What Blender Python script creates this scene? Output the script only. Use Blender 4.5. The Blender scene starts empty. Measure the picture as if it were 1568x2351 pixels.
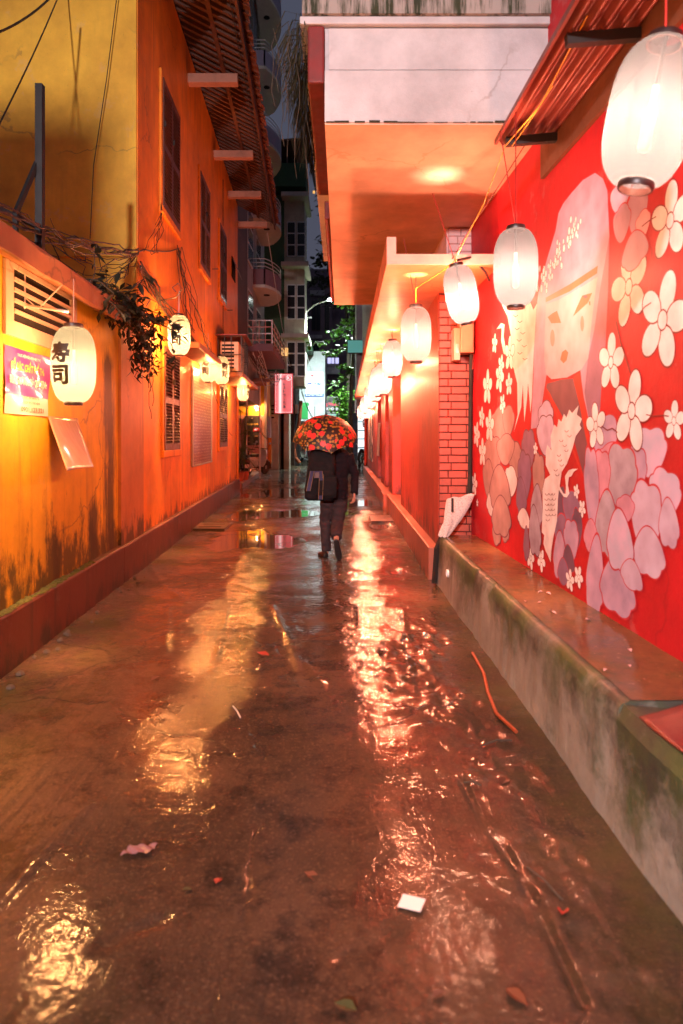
import bpy, bmesh, math, random
import numpy as np
from mathutils import Vector, Matrix, noise as mnoise
R = math.radians
random.seed(7)
SC = bpy.context.scene
COL = SC.collection
# ------------------------------------------------------------------ camera
F, CX, HY, EYE = 1567.0, 784.0, 1003.0, 1.64
cam = bpy.data.cameras.new('camera'); camo = bpy.data.objects.new('camera', cam); COL.objects.link(camo)
camo.location = (0, 0, EYE); camo.rotation_euler = (R(90), 0, 0)
cam.sensor_fit = 'VERTICAL'; cam.sensor_height = 36; cam.sensor_width = 24; cam.lens = 24
cam.shift_y = -172.5 / 2351
cam.clip_start = .05; cam.clip_end = 600
cam.dof.use_dof = True; cam.dof.focus_distance = 9.4; cam.dof.aperture_fstop = 2.0
SC.camera = camo
# ------------------------------------------------------------------ night sky (no sun; city glow on low cloud)
W = bpy.data.worlds.new('World'); SC.world = W; W.use_nodes = True
nt = W.node_tree; nt.nodes.clear()
wo = nt.nodes.new('ShaderNodeOutputWorld'); add = nt.nodes.new('ShaderNodeAddShader')
sky = nt.nodes.new('ShaderNodeTexSky'); sky.sky_type = 'NISHITA'; sky.sun_disc = False
sky.sun_elevation = R(-2); sky.sun_rotation = R(200)
b1 = nt.nodes.new('ShaderNodeBackground'); b1.inputs[1].default_value = .05
b2 = nt.nodes.new('ShaderNodeBackground'); b2.inputs[0].default_value = (.056, .06, .09, 1); b2.inputs[1].default_value = 1.1
nt.links.new(sky.outputs[0], b1.inputs[0]); nt.links.new(b1.outputs[0], add.inputs[0]); nt.links.new(b2.outputs[0], add.inputs[1]); nt.links.new(add.outputs[0], wo.inputs[0])
SC.view_settings.view_transform = 'Standard'; SC.view_settings.look = 'None'; SC.view_settings.exposure = 0; SC.view_settings.gamma = 1
SC.view_settings.use_curve_mapping = False
SC.render.engine = 'CYCLES'
cy = SC.cycles
cy.use_denoising = True; cy.use_adaptive_sampling = True; cy.adaptive_threshold = .035; cy.max_bounces = 7; cy.diffuse_bounces = 3; cy.glossy_bounces = 4; cy.transmission_bounces = 4; cy.transparent_max_bounces = 8
cy.sample_clamp_indirect = 8; cy.sample_clamp_direct = 0; cy.caustics_reflective = False; cy.caustics_refractive = False; cy.use_light_tree = True
LAMP_COL = (1.0, .345, .10)
LAMP_RED = (1.0, .275, .15)
LANTERN_W = 1150.0
# ------------------------------------------------------------------ pixel of the (1568 px wide) photo at depth Y -> world point
def P(x, y, Y): return Vector(((x - CX) / F * Y, Y, EYE + (HY - y) / F * Y))
def PX(x, Y): return (x - CX) / F * Y
def PZ(y, Y): return EYE + (HY - y) / F * Y
def LW(y, o, z): return (-2.14 - .0457 * y + o, y, z)          # yellow wall on the left: along, out, up
def MW(y, o, z): return (1.80 - .0395 * y - o, y, z)           # mural wall on the right
def LY(x, o=0): return (2.14 - o) / (-(x - CX) / F - .0457)    # depth at which the left wall is seen at column x
# ------------------------------------------------------------------ mesh builder
ORG = {}
def org(o): return ORG.get(o.name, Vector((0, 0, 0))) if o else Vector((0, 0, 0))
class MB:
    def __init__(s, xf=None): s.v = []; s.f = []; s.m = []; s.xf = xf; s.mi = 0; s.at = None
    def add(s, vs, fs, raw=False):
        n = len(s.v)
        for p in vs:
            if s.xf and not raw: p = s.xf(*p)
            s.v.append(tuple(p))
        for f in fs: s.f.append(tuple(i + n for i in f)); s.m.append(s.mi)
        return s
    def box(s, a0, a1, b0, b1, c0, c1):
        return s.add([(a0,b0,c0),(a1,b0,c0),(a1,b1,c0),(a0,b1,c0),(a0,b0,c1),(a1,b0,c1),(a1,b1,c1),(a0,b1,c1)],
              [(0,3,2,1),(4,5,6,7),(0,1,5,4),(1,2,6,5),(2,3,7,6),(3,0,4,7)])
    def bar(s, p, q, w, h=None, up=(0,0,1)):
        h = h or w; p = Vector(p); q = Vector(q); d = (q - p).normalized(); up = Vector(up)
        if abs(d.dot(up)) > .95: up = Vector((1,0,0))
        a = d.cross(up).normalized() * w/2; b = a.cross(d).normalized() * h/2
        vs = [p-a-b, p+a-b, p+a+b, p-a+b, q-a-b, q+a-b, q+a+b, q-a+b]
        return s.add(vs, [(0,3,2,1),(4,5,6,7),(0,1,5,4),(1,2,6,5),(2,3,7,6),(3,0,4,7)], True)
    def tube(s, pts, r, n=6, cap=True):
        pts = [Vector(p) for p in pts]; rs = r if isinstance(r, (list, tuple)) else [r]*len(pts)
        rings = []; up = None
        for i, p in enumerate(pts):
            d = (pts[min(i+1, len(pts)-1)] - pts[max(i-1, 0)]).normalized()
            if up is None: up = Vector((0,0,1)) if abs(d.z) < .9 else Vector((1,0,0))
            a = d.cross(up).normalized(); b = a.cross(d).normalized(); up = b
            rings.append([p + (a*math.cos(t) + b*math.sin(t))*rs[i] for t in [2*math.pi*k/n for k in range(n)]])
        vs = [v for rg in rings for v in rg]; fs = []
        for i in range(len(rings)-1):
            for k in range(n): fs.append((i*n+k, i*n+(k+1)%n, (i+1)*n+(k+1)%n, (i+1)*n+k))
        if cap: fs.append(tuple(range(n-1,-1,-1))); fs.append(tuple((len(rings)-1)*n+k for k in range(n)))
        return s.add(vs, fs, True)
    def loft(s, rings, cap=True):          # rings: lists of points, same count
        n = len(rings[0]); vs = [v for rg in rings for v in rg]; fs = []
        for i in range(len(rings)-1):
            for k in range(n): fs.append((i*n+k, i*n+(k+1)%n, (i+1)*n+(k+1)%n, (i+1)*n+k))
        if cap: fs.append(tuple(range(n-1,-1,-1))); fs.append(tuple((len(rings)-1)*n+k for k in range(n)))
        return s.add(vs, fs, True)
    def lathe(s, prof, n=24, c=(0,0,0), cap=True):
        c = Vector(c)
        return s.loft([[c + Vector((r*math.cos(2*math.pi*k/n), r*math.sin(2*math.pi*k/n), z)) for k in range(n)] for r, z in prof], cap)
    def prism(s, poly, d):                 # planar polygon (3D points) pushed along d
        n = len(poly); d = Vector(d); vs = [Vector(p) for p in poly]; vs = vs + [p + d for p in vs]
        return s.add(vs, [tuple(range(n-1,-1,-1)), tuple(range(n, 2*n))] + [(k,(k+1)%n,(k+1)%n+n,k+n) for k in range(n)], True)
    def poly(s, pts): return s.add([tuple(p) for p in pts], [tuple(range(len(pts)))], True)
    def grid(s, fn, nu, nv):
        vs = [fn(i/nu, j/nv) for j in range(nv+1) for i in range(nu+1)]
        return s.add(vs, [(j*(nu+1)+i, j*(nu+1)+i+1, (j+1)*(nu+1)+i+1, (j+1)*(nu+1)+i) for j in range(nv) for i in range(nu)], True)
    def build(s, name, mats, parent=None, label=None, cat=None, group=None, kind=None, smooth=False, bevel=0, angle=40, fix=True):
        me = bpy.data.meshes.new(name)
        base = org(parent) if parent else None
        if not parent:
            a = np.array(s.v); base = Vector((float((a[:,0].min()+a[:,0].max())/2), float((a[:,1].min()+a[:,1].max())/2), float(a[:,2].min())))
        me.from_pydata([(x-base.x, y-base.y, z-base.z) for x, y, z in s.v], [], s.f)
        mats = mats if isinstance(mats, (list, tuple)) else [mats]
        for m in mats: me.materials.append(m)
        if len(mats) > 1: me.polygons.foreach_set('material_index', s.m)
        if fix:
            bm = bmesh.new(); bm.from_mesh(me); bmesh.ops.recalc_face_normals(bm, faces=bm.faces); bm.to_mesh(me); bm.free()
        if smooth:
            me.polygons.foreach_set('use_smooth', [True]*len(me.polygons))
            try: me.set_sharp_from_angle(angle=R(angle))
            except Exception: pass
        o = bpy.data.objects.new(name, me); COL.objects.link(o)
        if parent: o.parent = parent
        else: o.location = base
        ORG[o.name] = base.copy()
        if bevel:
            m = o.modifiers.new('bevel', 'BEVEL'); m.width = bevel; m.segments = 2; m.limit_method = 'ANGLE'; m.angle_limit = R(35)
        return tag(o, label, cat, group, kind)
def tag(o, label=None, cat=None, group=None, kind=None):
    for k, v in (('label', label), ('category', cat), ('group', group), ('kind', kind)):
        if v: o[k] = v
    return o
def thing(name, loc, label, cat, group=None):
    o = bpy.data.objects.new(name, None); COL.objects.link(o); o.location = loc; o.empty_display_size = .1
    ORG[o.name] = Vector(loc); return tag(o, label, cat, group)
def inst(mesh_obj, parent, loc, rot=(0,0,0), scale=(1,1,1), name=None):      # a piece sharing mesh data; world location
    o = bpy.data.objects.new(name or mesh_obj.name.split('.')[0], mesh_obj if isinstance(mesh_obj, bpy.types.Mesh) else mesh_obj.data); COL.objects.link(o)
    o.parent = parent; o.location = Vector(loc) - org(parent); o.rotation_euler = rot; o.scale = scale
    return o
def mesh_only(mb, name, mats, smooth=False):
    o = mb.build(name, mats, None, smooth=smooth)
    me = o.data
    off = o.location.copy(); me.transform(Matrix.Translation(off)); bpy.data.objects.remove(o); return me
def copy_tree(o, parent=None):
    c = o.copy(); COL.objects.link(c); c.parent = parent; ORG[c.name] = Vector(c.location)
    for ch in list(o.children): copy_tree(ch, c)
    return c
# ------------------------------------------------------------------ text
def text_verts(body, size=1.0, bold=0.0, align='CENTER', spacing=1.0):
    cu = bpy.data.curves.new('t', 'FONT'); cu.body = body; cu.size = size; cu.align_x = align; cu.offset = bold; cu.resolution_u = 3; cu.space_line = spacing; cu.fill_mode = 'FRONT'
    o = bpy.data.objects.new('t', cu); COL.objects.link(o)
    dg = bpy.context.evaluated_depsgraph_get(); me = bpy.data.meshes.new_from_object(o.evaluated_get(dg))
    v = [tuple(p.co) for p in me.vertices]; f = [tuple(p.vertices) for p in me.polygons]
    bpy.data.objects.remove(o); bpy.data.curves.remove(cu); bpy.data.meshes.remove(me)
    return v, f
def text_on(mb, body, o, u, v, height, width=None, bold=.0, align='CENTER', font_h=.73):
    """lettering whose capital height is `height`, squeezed to `width`; o = bottom middle of the line"""
    vs, fs = text_verts(body, 1.0, bold, align)
    if not vs: return
    a = np.array(vs); w = a[:,0].max() - a[:,0].min(); sx = (width / w) if width else height / font_h
    sy = height / font_h; mid = (a[:,0].max() + a[:,0].min())/2 if align == 'CENTER' else a[:,0].min()
    o = Vector(o); u = Vector(u).normalized(); v = Vector(v).normalized()
    mb.add([o + u*((x-mid)*sx) + v*(y*sy) for x, y, z in vs], fs, True)
# ------------------------------------------------------------------ materials
class N:
    def __init__(s, name):
        s.m = bpy.data.materials.new(name); s.m.use_nodes = True; s.t = s.m.node_tree; s.t.nodes.clear()
        s.out = s.t.nodes.new('ShaderNodeOutputMaterial'); s.p = s.t.nodes.new('ShaderNodeBsdfPrincipled'); s.l(s.p.outputs[0], s.out.inputs[0])
        s.pos = s.t.nodes.new('ShaderNodeNewGeometry').outputs['Position']
    def l(s, a, b): s.t.links.new(a, b)
    def n(s, k, **kw):
        x = s.t.nodes.new('ShaderNode' + k)
        for a, b in kw.items(): setattr(x, a, b)
        return x
    def obj(s): return s.n('TexCoord').outputs['Object']
    def map(s, vec, scale=(1,1,1), loc=(0,0,0), rot=(0,0,0)):
        m = s.n('Mapping'); m.inputs['Scale'].default_value = scale; m.inputs['Location'].default_value = loc; m.inputs['Rotation'].default_value = rot; s.l(vec, m.inputs[0]); return m.outputs[0]
    def noise(s, scale, detail=4, rough=.55, vec=None, dist=0):
        x = s.n('TexNoise'); x.inputs['Scale'].default_value = scale; x.inputs['Detail'].default_value = detail; x.inputs['Roughness'].default_value = rough; x.inputs['Distortion'].default_value = dist
        s.l(vec or s.pos, x.inputs['Vector']); return x.outputs['Fac']
    def ramp(s, fac, stops):
        r = s.n('ValToRGB'); e = r.color_ramp.elements
        while len(e) < len(stops): e.new(.5)
        for k, (p, c) in enumerate(stops):
            e[k].position = p; e[k].color = (c, c, c, 1) if isinstance(c, (int, float)) else tuple(c) + (1,)
        s.l(fac, r.inputs[0]); return r.outputs[0]
    def rng(s, v, a, b, c=0, d=1):
        r = s.n('MapRange'); r.inputs[1].default_value = a; r.inputs[2].default_value = b; r.inputs[3].default_value = c; r.inputs[4].default_value = d; s.l(v, r.inputs[0]); return r.outputs[0]
    def math(s, op, a, b=0.0):
        r = s.n('Math', operation=op)
        for i, x in enumerate((a, b)):
            if isinstance(x, (int, float)): r.inputs[i].default_value = x
            else: s.l(x, r.inputs[i])
        return r.outputs[0]
    def mix(s, fac, a, b):
        r = s.n('Mix', data_type='RGBA')
        if isinstance(fac, (int, float)): r.inputs[0].default_value = fac
        else: s.l(fac, r.inputs[0])
        for i, x in ((6, a), (7, b)):
            if isinstance(x, (tuple, list)): r.inputs[i].default_value = tuple(x) + (1,)
            else: s.l(x, r.inputs[i])
        return r.outputs[2]
    def xyz(s, v=None):
        r = s.n('SeparateXYZ'); s.l(v or s.pos, r.inputs[0]); return r.outputs
    def set(s, **kw):
        for k, v in kw.items():
            i = s.p.inputs[{'col':'Base Color','rough':'Roughness','spec':'Specular IOR Level','metal':'Metallic','ior':'IOR','coat':'Coat Weight','coatr':'Coat Roughness','trans':'Transmission Weight','alpha':'Alpha','em':'Emission Color','es':'Emission Strength','sheen':'Sheen Weight'}[k]]
            if isinstance(v, (tuple, list)): i.default_value = tuple(v) + (1,)
            elif isinstance(v, (int, float)): i.default_value = v
            else: s.l(v, i)
        return s
    def bump(s, h, strength=.3, dist=.01, coat=False):
        b = s.n('Bump'); b.inputs['Strength'].default_value = strength; b.inputs['Distance'].default_value = dist; s.l(h, b.inputs['Height'])
        s.l(b.outputs[0], s.p.inputs['Normal'])
        if coat: s.l(b.outputs[0], s.p.inputs['Coat Normal'])
        return s
def dim(c, k): return tuple(min(1, x*k) for x in c)
def simple(name, col, rough=.6, metal=0, var=.18, vs=6, bump=.15, bs=60, dirt=0, coat=0, coatr=.2, spec=.5):
    """one material with blotchy tone, fine relief and optional grime"""
    m = N(name); f = m.noise(vs, 5); c = m.mix(f, dim(col, 1-var), dim(col, 1+var))
    if dirt:
        d = m.ramp(m.noise(2.2, 7, .7), [(.45, 0), (.7, 1)]); c = m.mix(m.math('MULTIPLY', d, dirt), c, (.035, .028, .02))
    m.set(col=c, rough=m.rng(m.noise(vs*2.3, 4), .2, .8, max(.03, rough-.12), min(1, rough+.12)), metal=metal, coat=coat, coatr=coatr, spec=spec)
    if bump: m.bump(m.noise(bs, 6, .6), bump, .006)
    return m.m
def streaky(name, col, stain=(.05,.035,.02), amount=.6, moss=None, low=(0,0), rough=.65, wet=.3, sx=5, runs=()):
    """wall plaster: blotches, vertical rain streaks, grime that climbs from the foot of the wall"""
    m = N(name); z = m.xyz()[2]
    c = m.mix(m.ramp(m.noise(1.1, 8, .66), [(.30, 0), (.70, 1)]), dim(col, .60), dim(col, 1.20))
    wv = m.n('VectorMath', operation='MULTIPLY_ADD'); nz = m.n('TexNoise'); nz.inputs['Scale'].default_value = 3; nz.inputs['Detail'].default_value = 5; m.l(m.pos, nz.inputs[0]); m.l(nz.outputs['Color'], wv.inputs[0]); wv.inputs[1].default_value = (.5,.5,.5); m.l(m.pos, wv.inputs[2])
    vo = m.n('TexVoronoi', feature='DISTANCE_TO_EDGE'); vo.inputs['Scale'].default_value = .7; m.l(wv.outputs[0], vo.inputs[0])
    ck = m.math('MULTIPLY', m.ramp(vo.outputs['Distance'], [(.003, 1), (.010, 0)]), m.ramp(m.noise(.8, 3), [(.5, 0), (.58, 1)])); c = m.mix(m.math('MULTIPLY', ck, .55), c, stain)
    pt = m.ramp(m.noise(2.4, 7, .72), [(.60, 0), (.63, 1)]); c = m.mix(m.math('MULTIPLY', pt, .22), c, dim(tuple(.5*x+.25 for x in col), .9))
    st = m.noise(1.0, 6, .65, m.map(m.pos, (sx, sx, .35))); big = m.noise(.55, 3)
    s1 = m.math('MULTIPLY', m.ramp(st, [(.5, 0), (.66, 1)]), m.ramp(big, [(.42, 0), (.62, 1)]))
    c = m.mix(m.math('MULTIPLY', s1, amount), c, stain)
    if low[0] != low[1]:
        h = m.rng(z, low[0], low[1], 1, 0); k = m.math('ADD', h, m.math('MULTIPLY', m.math('SUBTRACT', m.noise(3.0, 8, .72, m.map(m.pos, (1.6, 1.6, .7))), .5), 2.4))
        g = m.ramp(k, [(.55, 0), (.85, 1)]); c = m.mix(m.math('MULTIPLY', g, .92), c, m.mix(m.noise(2), moss or stain, dim(moss or stain, .45)))
    for yc, wd, zt, zb, am in runs:
        yy = m.math('ABSOLUTE', m.math('SUBTRACT', m.xyz()[1], yc)); k = m.math('ADD', m.rng(yy, 0, wd, 1, 0), m.math('MULTIPLY', m.math('SUBTRACT', m.noise(2.2, 8, .7, m.map(m.pos, (1, 2.6, .55))), .5), 2.0))
        k = m.math('MULTIPLY', k, m.math('MULTIPLY', m.rng(z, zt, zt-.35, 0, 1), m.rng(z, zb, zb+.12, 0, 1)))
        c = m.mix(m.math('MULTIPLY', m.ramp(k, [(.42, 0), (.80, 1)]), am), c, m.mix(m.noise(4), (.035,.024,.010), (.030,.036,.008)))
    sp = m.ramp(m.noise(38, 2), [(.70, 0), (.78, 1)]); c = m.mix(m.math('MULTIPLY', sp, .35), c, stain)
    m.set(col=c, rough=rough, coat=wet, coatr=.35)
    m.bump(m.math('ADD', m.noise(9, 6, .6), m.math('MULTIPLY', m.noise(85, 3), .35)), .32, .014)
    return m.m
def emit(name, col, strength, body=(.8,.8,.8), var=0):
    m = N(name); m.set(col=body, rough=.35, em=col, es=strength)
    return m.m
M = {}
M['yellow'] = streaky('yellow_plaster', (.86,.50,.022), (.10,.06,.02), .55, (.06,.06,.012), (.35, 1.45), wet=.15, runs=((7.25,.45,2.75,.3,.9),(6.75,.30,1.25,.3,.9),(5.75,.20,1.05,.3,.85)))
M['yellow_up'] = streaky('ochre_plaster', (.95,.50,.045), (.22,.13,.04), .5, wet=.1)
M['orange'] = streaky('orange_plaster', (.82,.28,.016), (.22,.09,.03), .55, (.12,.05,.015), (.35, .75), wet=.25)
M['pilaster'] = streaky('weathered_pilaster', (.55,.22,.07), (.06,.03,.02), .9, (.08,.05,.02), (.4, .9), wet=.2)
M['plinth'] = streaky('red_brown_plinth', (.11,.024,.012), (.018,.012,.009), 1.0, (.016,.013,.006), (-.1, .42), wet=.4)
M['moss'] = simple('green_moss', (.085,.085,.010), .9, var=.5, vs=25, bump=1, bs=70)
M['coping'] = streaky('stained_coping', (.40,.17,.09), (.06,.035,.02), .8, wet=.3)
M['cream'] = streaky('pale_render', (.66,.50,.40), (.2,.12,.08), .5, wet=.15)
M['eave'] = simple('dark_eave_timber', (.10,.040,.025), .55, var=.35, vs=14, bump=.3, dirt=.4)
M['rooftile'] = simple('old_clay_tile', (.17,.05,.03), .6, var=.5, vs=11, bump=.5, bs=40, dirt=.6, coat=.4)
M['bracket'] = simple('painted_concrete_arm', (.42,.20,.14), .7, dirt=.4)
M['shutter'] = simple('brown_shutter_paint', (.12,.045,.028), .45, var=.3, vs=9, bump=.2, dirt=.3, coat=.2)
M['frame'] = simple('window_frame_paint', (.6,.18,.03), .5, var=.2, dirt=.2)
M['black'] = simple('black_iron', (.018,.016,.015), .45, var=.3, bump=.1)
M['cable'] = simple('black_cable_sheath', (.02,.017,.016), .5, var=.3, bump=0)
M['hole'] = simple('dark_void', (.008,.007,.006), .9, bump=0)
M['redwall'] = streaky('red_plaster', (.64,.075,.040), (.20,.03,.02), .5, (.16,.04,.025), (.3, .9), rough=.55, wet=.2)
M['redplinth'] = streaky('red_plinth_render', (.50,.13,.07), (.12,.05,.03), .8, (.10,.05,.03), (-.1,.3), wet=.5)
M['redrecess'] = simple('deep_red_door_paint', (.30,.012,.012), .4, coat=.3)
M['soffit'] = streaky('orange_soffit', (.86,.50,.37), (.50,.28,.16), .5, wet=.05, sx=1)
M['slabwhite'] = streaky('white_fascia', (.60,.55,.545), (.32,.25,.23), .3, wet=.1)
M['slabred'] = simple('dark_red_edge', (.20,.015,.012), .6, dirt=.6)
M['mossledge'] = streaky('mossy_ledge', (.40,.35,.31), (.03,.03,.012), 1.0, wet=.2, sx=16)
def ledge_mat():
    m = N('mossy_ledge'); st = m.noise(1, 7, .7, m.map(m.pos, (14, 14, 1.1))); b_ = m.noise(2.2, 4)
    c = m.mix(m.ramp(m.math('ADD', st, m.math('MULTIPLY', m.math('SUBTRACT', b_, .5), .5)), [(.40, 0), (.56, 1)]), (.36,.30,.26), m.mix(m.noise(5), (.022,.020,.010), (.035,.045,.012)))
    m.set(col=c, rough=.8); m.bump(m.noise(50, 6), .5, .01); return m.m
M['mossledge'] = ledge_mat()
M['mold'] = simple('black_mold', (.03,.028,.014), .9, var=.6, vs=30, bump=.6)
M['redslab'] = streaky('red_canopy_paint', (.76,.21,.09), (.30,.06,.03), .5, wet=.3, sx=2)
M['pinkslab'] = simple('pale_canopy_edge', (.72,.42,.34), .6, dirt=.25)
M['brick'] = simple('painted_red_brick', (.52,.085,.045), .5, var=.3, vs=7, bump=.45, bs=45, dirt=.25, coat=.3)
M['brickpale'] = simple('painted_pale_brick', (.72,.46,.44), .6, var=.15, bump=.3)
M['mortar'] = simple('dark_mortar', (.10,.022,.018), .9)
M['mortarp'] = simple('pale_mortar', (.5,.25,.22), .9)
M['tin'] = simple('red_corrugated_sheet', (.22,.035,.022), .4, metal=.3, var=.4, vs=5, bump=.1, dirt=.4)
M['board'] = simple('brown_board', (.16,.055,.025), .6, var=.3, dirt=.3)
M['bench'] = streaky('concrete_bench_face', (.33,.30,.255), (.05,.05,.015), 1.0, (.030,.050,.007), (.52,-.28), wet=.35, sx=3)
M['benchtop'] = streaky('wet_bench_top', (.18,.078,.022), (.06,.05,.015), .9, wet=.7, sx=2)
def bench_top():
    m = N('wet_bench_top'); a = m.noise(1.7, 8, .7); b_ = m.noise(4.5, 8, .72)
    c = m.mix(m.ramp(a, [(.36, 0), (.62, 1)]), (.21,.085,.022), (.075,.040,.012)); c = m.mix(m.math('MULTIPLY', m.ramp(b_, [(.52, 0), (.64, 1)]), .8), c, (.050,.052,.008))
    c = m.mix(m.math('MULTIPLY', m.ramp(m.noise(60, 3), [(.60, 0), (.70, 1)]), .5), c, (.02,.014,.008)); c = m.mix(m.math('MULTIPLY', m.ramp(m.noise(33, 2), [(.68, 0), (.74, 1)]), .6), c, (.40,.24,.12))
    m.set(col=c, rough=.7, coat=m.ramp(a, [(.4, .2), (.6, 1)]), coatr=.14); m.bump(m.math('ADD', m.noise(18, 6, .65), m.math('MULTIPLY', m.noise(90, 4), .6)), .6, .012); return m.m
M['benchtop'] = bench_top()
def bench_face():
    m = N('concrete_bench_face'); z = m.xyz()[2]; a = m.noise(1.5, 9, .74); b_ = m.noise(5, 9, .75); y = m.noise(.9, 3)
    c = m.mix(m.ramp(m.noise(2.0, 8, .7), [(.3, 0), (.7, 1)]), (.20,.175,.14), (.40,.365,.315))
    k = m.math('ADD', m.math('MULTIPLY', m.rng(z, .53, .0, 1, 0), .55), m.math('ADD', m.math('MULTIPLY', m.math('SUBTRACT', a, .5), 1.5), m.math('ADD', m.math('MULTIPLY', m.math('SUBTRACT', y, .5), 1.3), m.math('MULTIPLY', m.math('SUBTRACT', b_, .5), .9))))
    c = m.mix(m.ramp(k, [(.16, 0), (.58, .92)]), c, m.mix(m.ramp(m.noise(2.6, 5), [(.42, 0), (.58, 1)]), (.022,.020,.010), (.040,.070,.008)))
    st = m.noise(1, 6, .65, m.map(m.pos, (4, 4, .5))); c = m.mix(m.math('MULTIPLY', m.ramp(st, [(.55, 0), (.68, 1)]), .45), c, (.10,.075,.035))
    m.set(col=c, rough=.75, coat=.25, coatr=.3); m.bump(m.math('ADD', m.noise(14, 7, .65), m.math('MULTIPLY', m.ramp(k, [(.30, 0), (.42, 1)]), .6)), .5, .015); return m.m
M['bench'] = bench_face()
M['steel'] = simple('galvanised_steel', (.5,.5,.5), .4, metal=.9, var=.2)
M['white'] = simple('white_paint', (.75,.72,.68), .5, var=.08)
M['boxcream'] = simple('cream_metal_box', (.70,.52,.36), .45, var=.08, dirt=.15)
M['leaf'] = simple('dark_vine_leaf', (.014,.015,.007), .5, var=.4, vs=3, bump=0)
M['leafg'] = simple('street_tree_leaf', (.10,.26,.02), .5, var=.4, vs=.8, bump=0)
M['palm'] = simple('palm_leaf', (.07,.11,.02), .5, var=.4, vs=2, bump=0)
M['bark'] = simple('bark', (.06,.045,.03), .9, bump=.6)
M['grass'] = simple('dry_hanging_grass', (.030,.027,.008), .8, var=.5, vs=12, bump=0)
M['yellowwire'] = simple('yellow_wire', (.85,.40,.02), .5, bump=0, var=.05)
M['redwire'] = simple('red_cord', (.25,.015,.012), .6, bump=0, var=.1)
M['grey'] = streaky('grey_facade', (.36,.33,.34), (.10,.09,.09), .5, wet=0)
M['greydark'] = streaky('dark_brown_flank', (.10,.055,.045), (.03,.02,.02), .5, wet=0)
M['lilac'] = simple('lilac_parapet', (.30,.26,.36), .7)
M['lilacd'] = simple('plum_parapet', (.20,.10,.12), .7)
M['balsoff'] = simple('balcony_soffit', (.55,.50,.44), .8)
M['green'] = simple('green_render', (.035,.10,.04), .7, dirt=.3)
M['ivory'] = streaky('ivory_render', (.52,.47,.36), (.2,.17,.12), .5, wet=0)
M['purple'] = streaky('dull_purple_facade', (.15,.10,.14), (.06,.045,.06), .5, wet=0)
M['pane'] = simple('dark_window_glass', (.02,.022,.026), .12, bump=0)
M['whitewall'] = streaky('white_street_wall', (.72,.76,.76), (.35,.36,.35), .4, wet=.1)
M['beige'] = streaky('beige_gate_wall', (.55,.46,.37), (.2,.15,.11), .5, wet=.2)
M['floral'] = simple('pink_floral_tile', (.62,.30,.30), .35, var=.75, vs=16, bump=0, coat=.4)
M['pinkrail'] = simple('pink_railing', (.50,.22,.20), .5)
M['rail'] = simple('pale_railing', (.60,.60,.60), .4, metal=.3)
M['step'] = streaky('wet_porch_tile', (.28,.15,.10), (.05,.03,.02), .7, wet=1.0)
def tube_lit(name, col, lo, hi, x0, wd):
    m = N(name); d = m.math('ABSOLUTE', m.math('SUBTRACT', m.xyz(m.obj())[0], x0)); k = m.ramp(m.rng(d, 0, wd, 1, 0), [(0, 0), (.5, .25), (1, 1)])
    m.set(col=dim(col, .7), rough=.3, em=m.mix(k, col, (1,.75,.72)), es=m.rng(k, 0, 1, lo, hi)); return m.m
M['signred'] = tube_lit('kyodo_sign_face', (1.0,.16,.18), .62, 1.5, -.17, .2)
M['signwhite'] = emit('hotel_sign_face', (.72,.92,1.0), 1.05)
M['txtred'] = simple('sign_red_letter', (.65,.04,.05), .5, bump=0, var=.05)
M['txtblue'] = simple('sign_blue_letter', (.04,.10,.45), .5, bump=0, var=.05)
M['txtdark'] = simple('sign_dark_letter', (.03,.04,.05), .5, bump=0, var=.05)
M['txtteal'] = simple('sign_teal_letter', (.06,.22,.26), .5, bump=0, var=.05)
M['txtwhite'] = emit('sign_white_letter', (1,1,1), .9)
M['txtgold'] = emit('banner_gold_letter', (1,.55,.08), .25, (.8,.5,.08))
M['neonred'] = emit('neon_red_letter', (1,.06,.12), 1.3, (.7,.05,.07))
M['banner'] = simple('charcoal_banner', (.045,.045,.05), .35, var=.2, bump=0)
M['teal'] = emit('teal_lightbox', (.08,.45,.40), .45, (.1,.4,.35))
M['bluelit'] = emit('lit_shop_window', (.55,.55,1.0), 1.2)
M['warmlit'] = emit('lit_room_window', (1.0,.50,.12), 1.1)
M['cyanlit'] = emit('lit_green_panel', (.25,.75,.6), .30, (.2,.4,.35))
M['bluesign'] = simple('navy_sign', (.03,.05,.22), .4, bump=0)
M['paperwhite'] = simple('white_card', (.78,.74,.72), .6, var=.06, bump=0)
M['lacquer'] = simple('black_lacquer_ring', (.03,.012,.010), .35, var=.2, bump=0)
M['ink'] = simple('black_brush_ink', (.012,.006,.005), .6, var=.1, bump=0)
M['bulb'] = emit('glowing_bulb', (1.0,.62,.34), 2.2)
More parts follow.
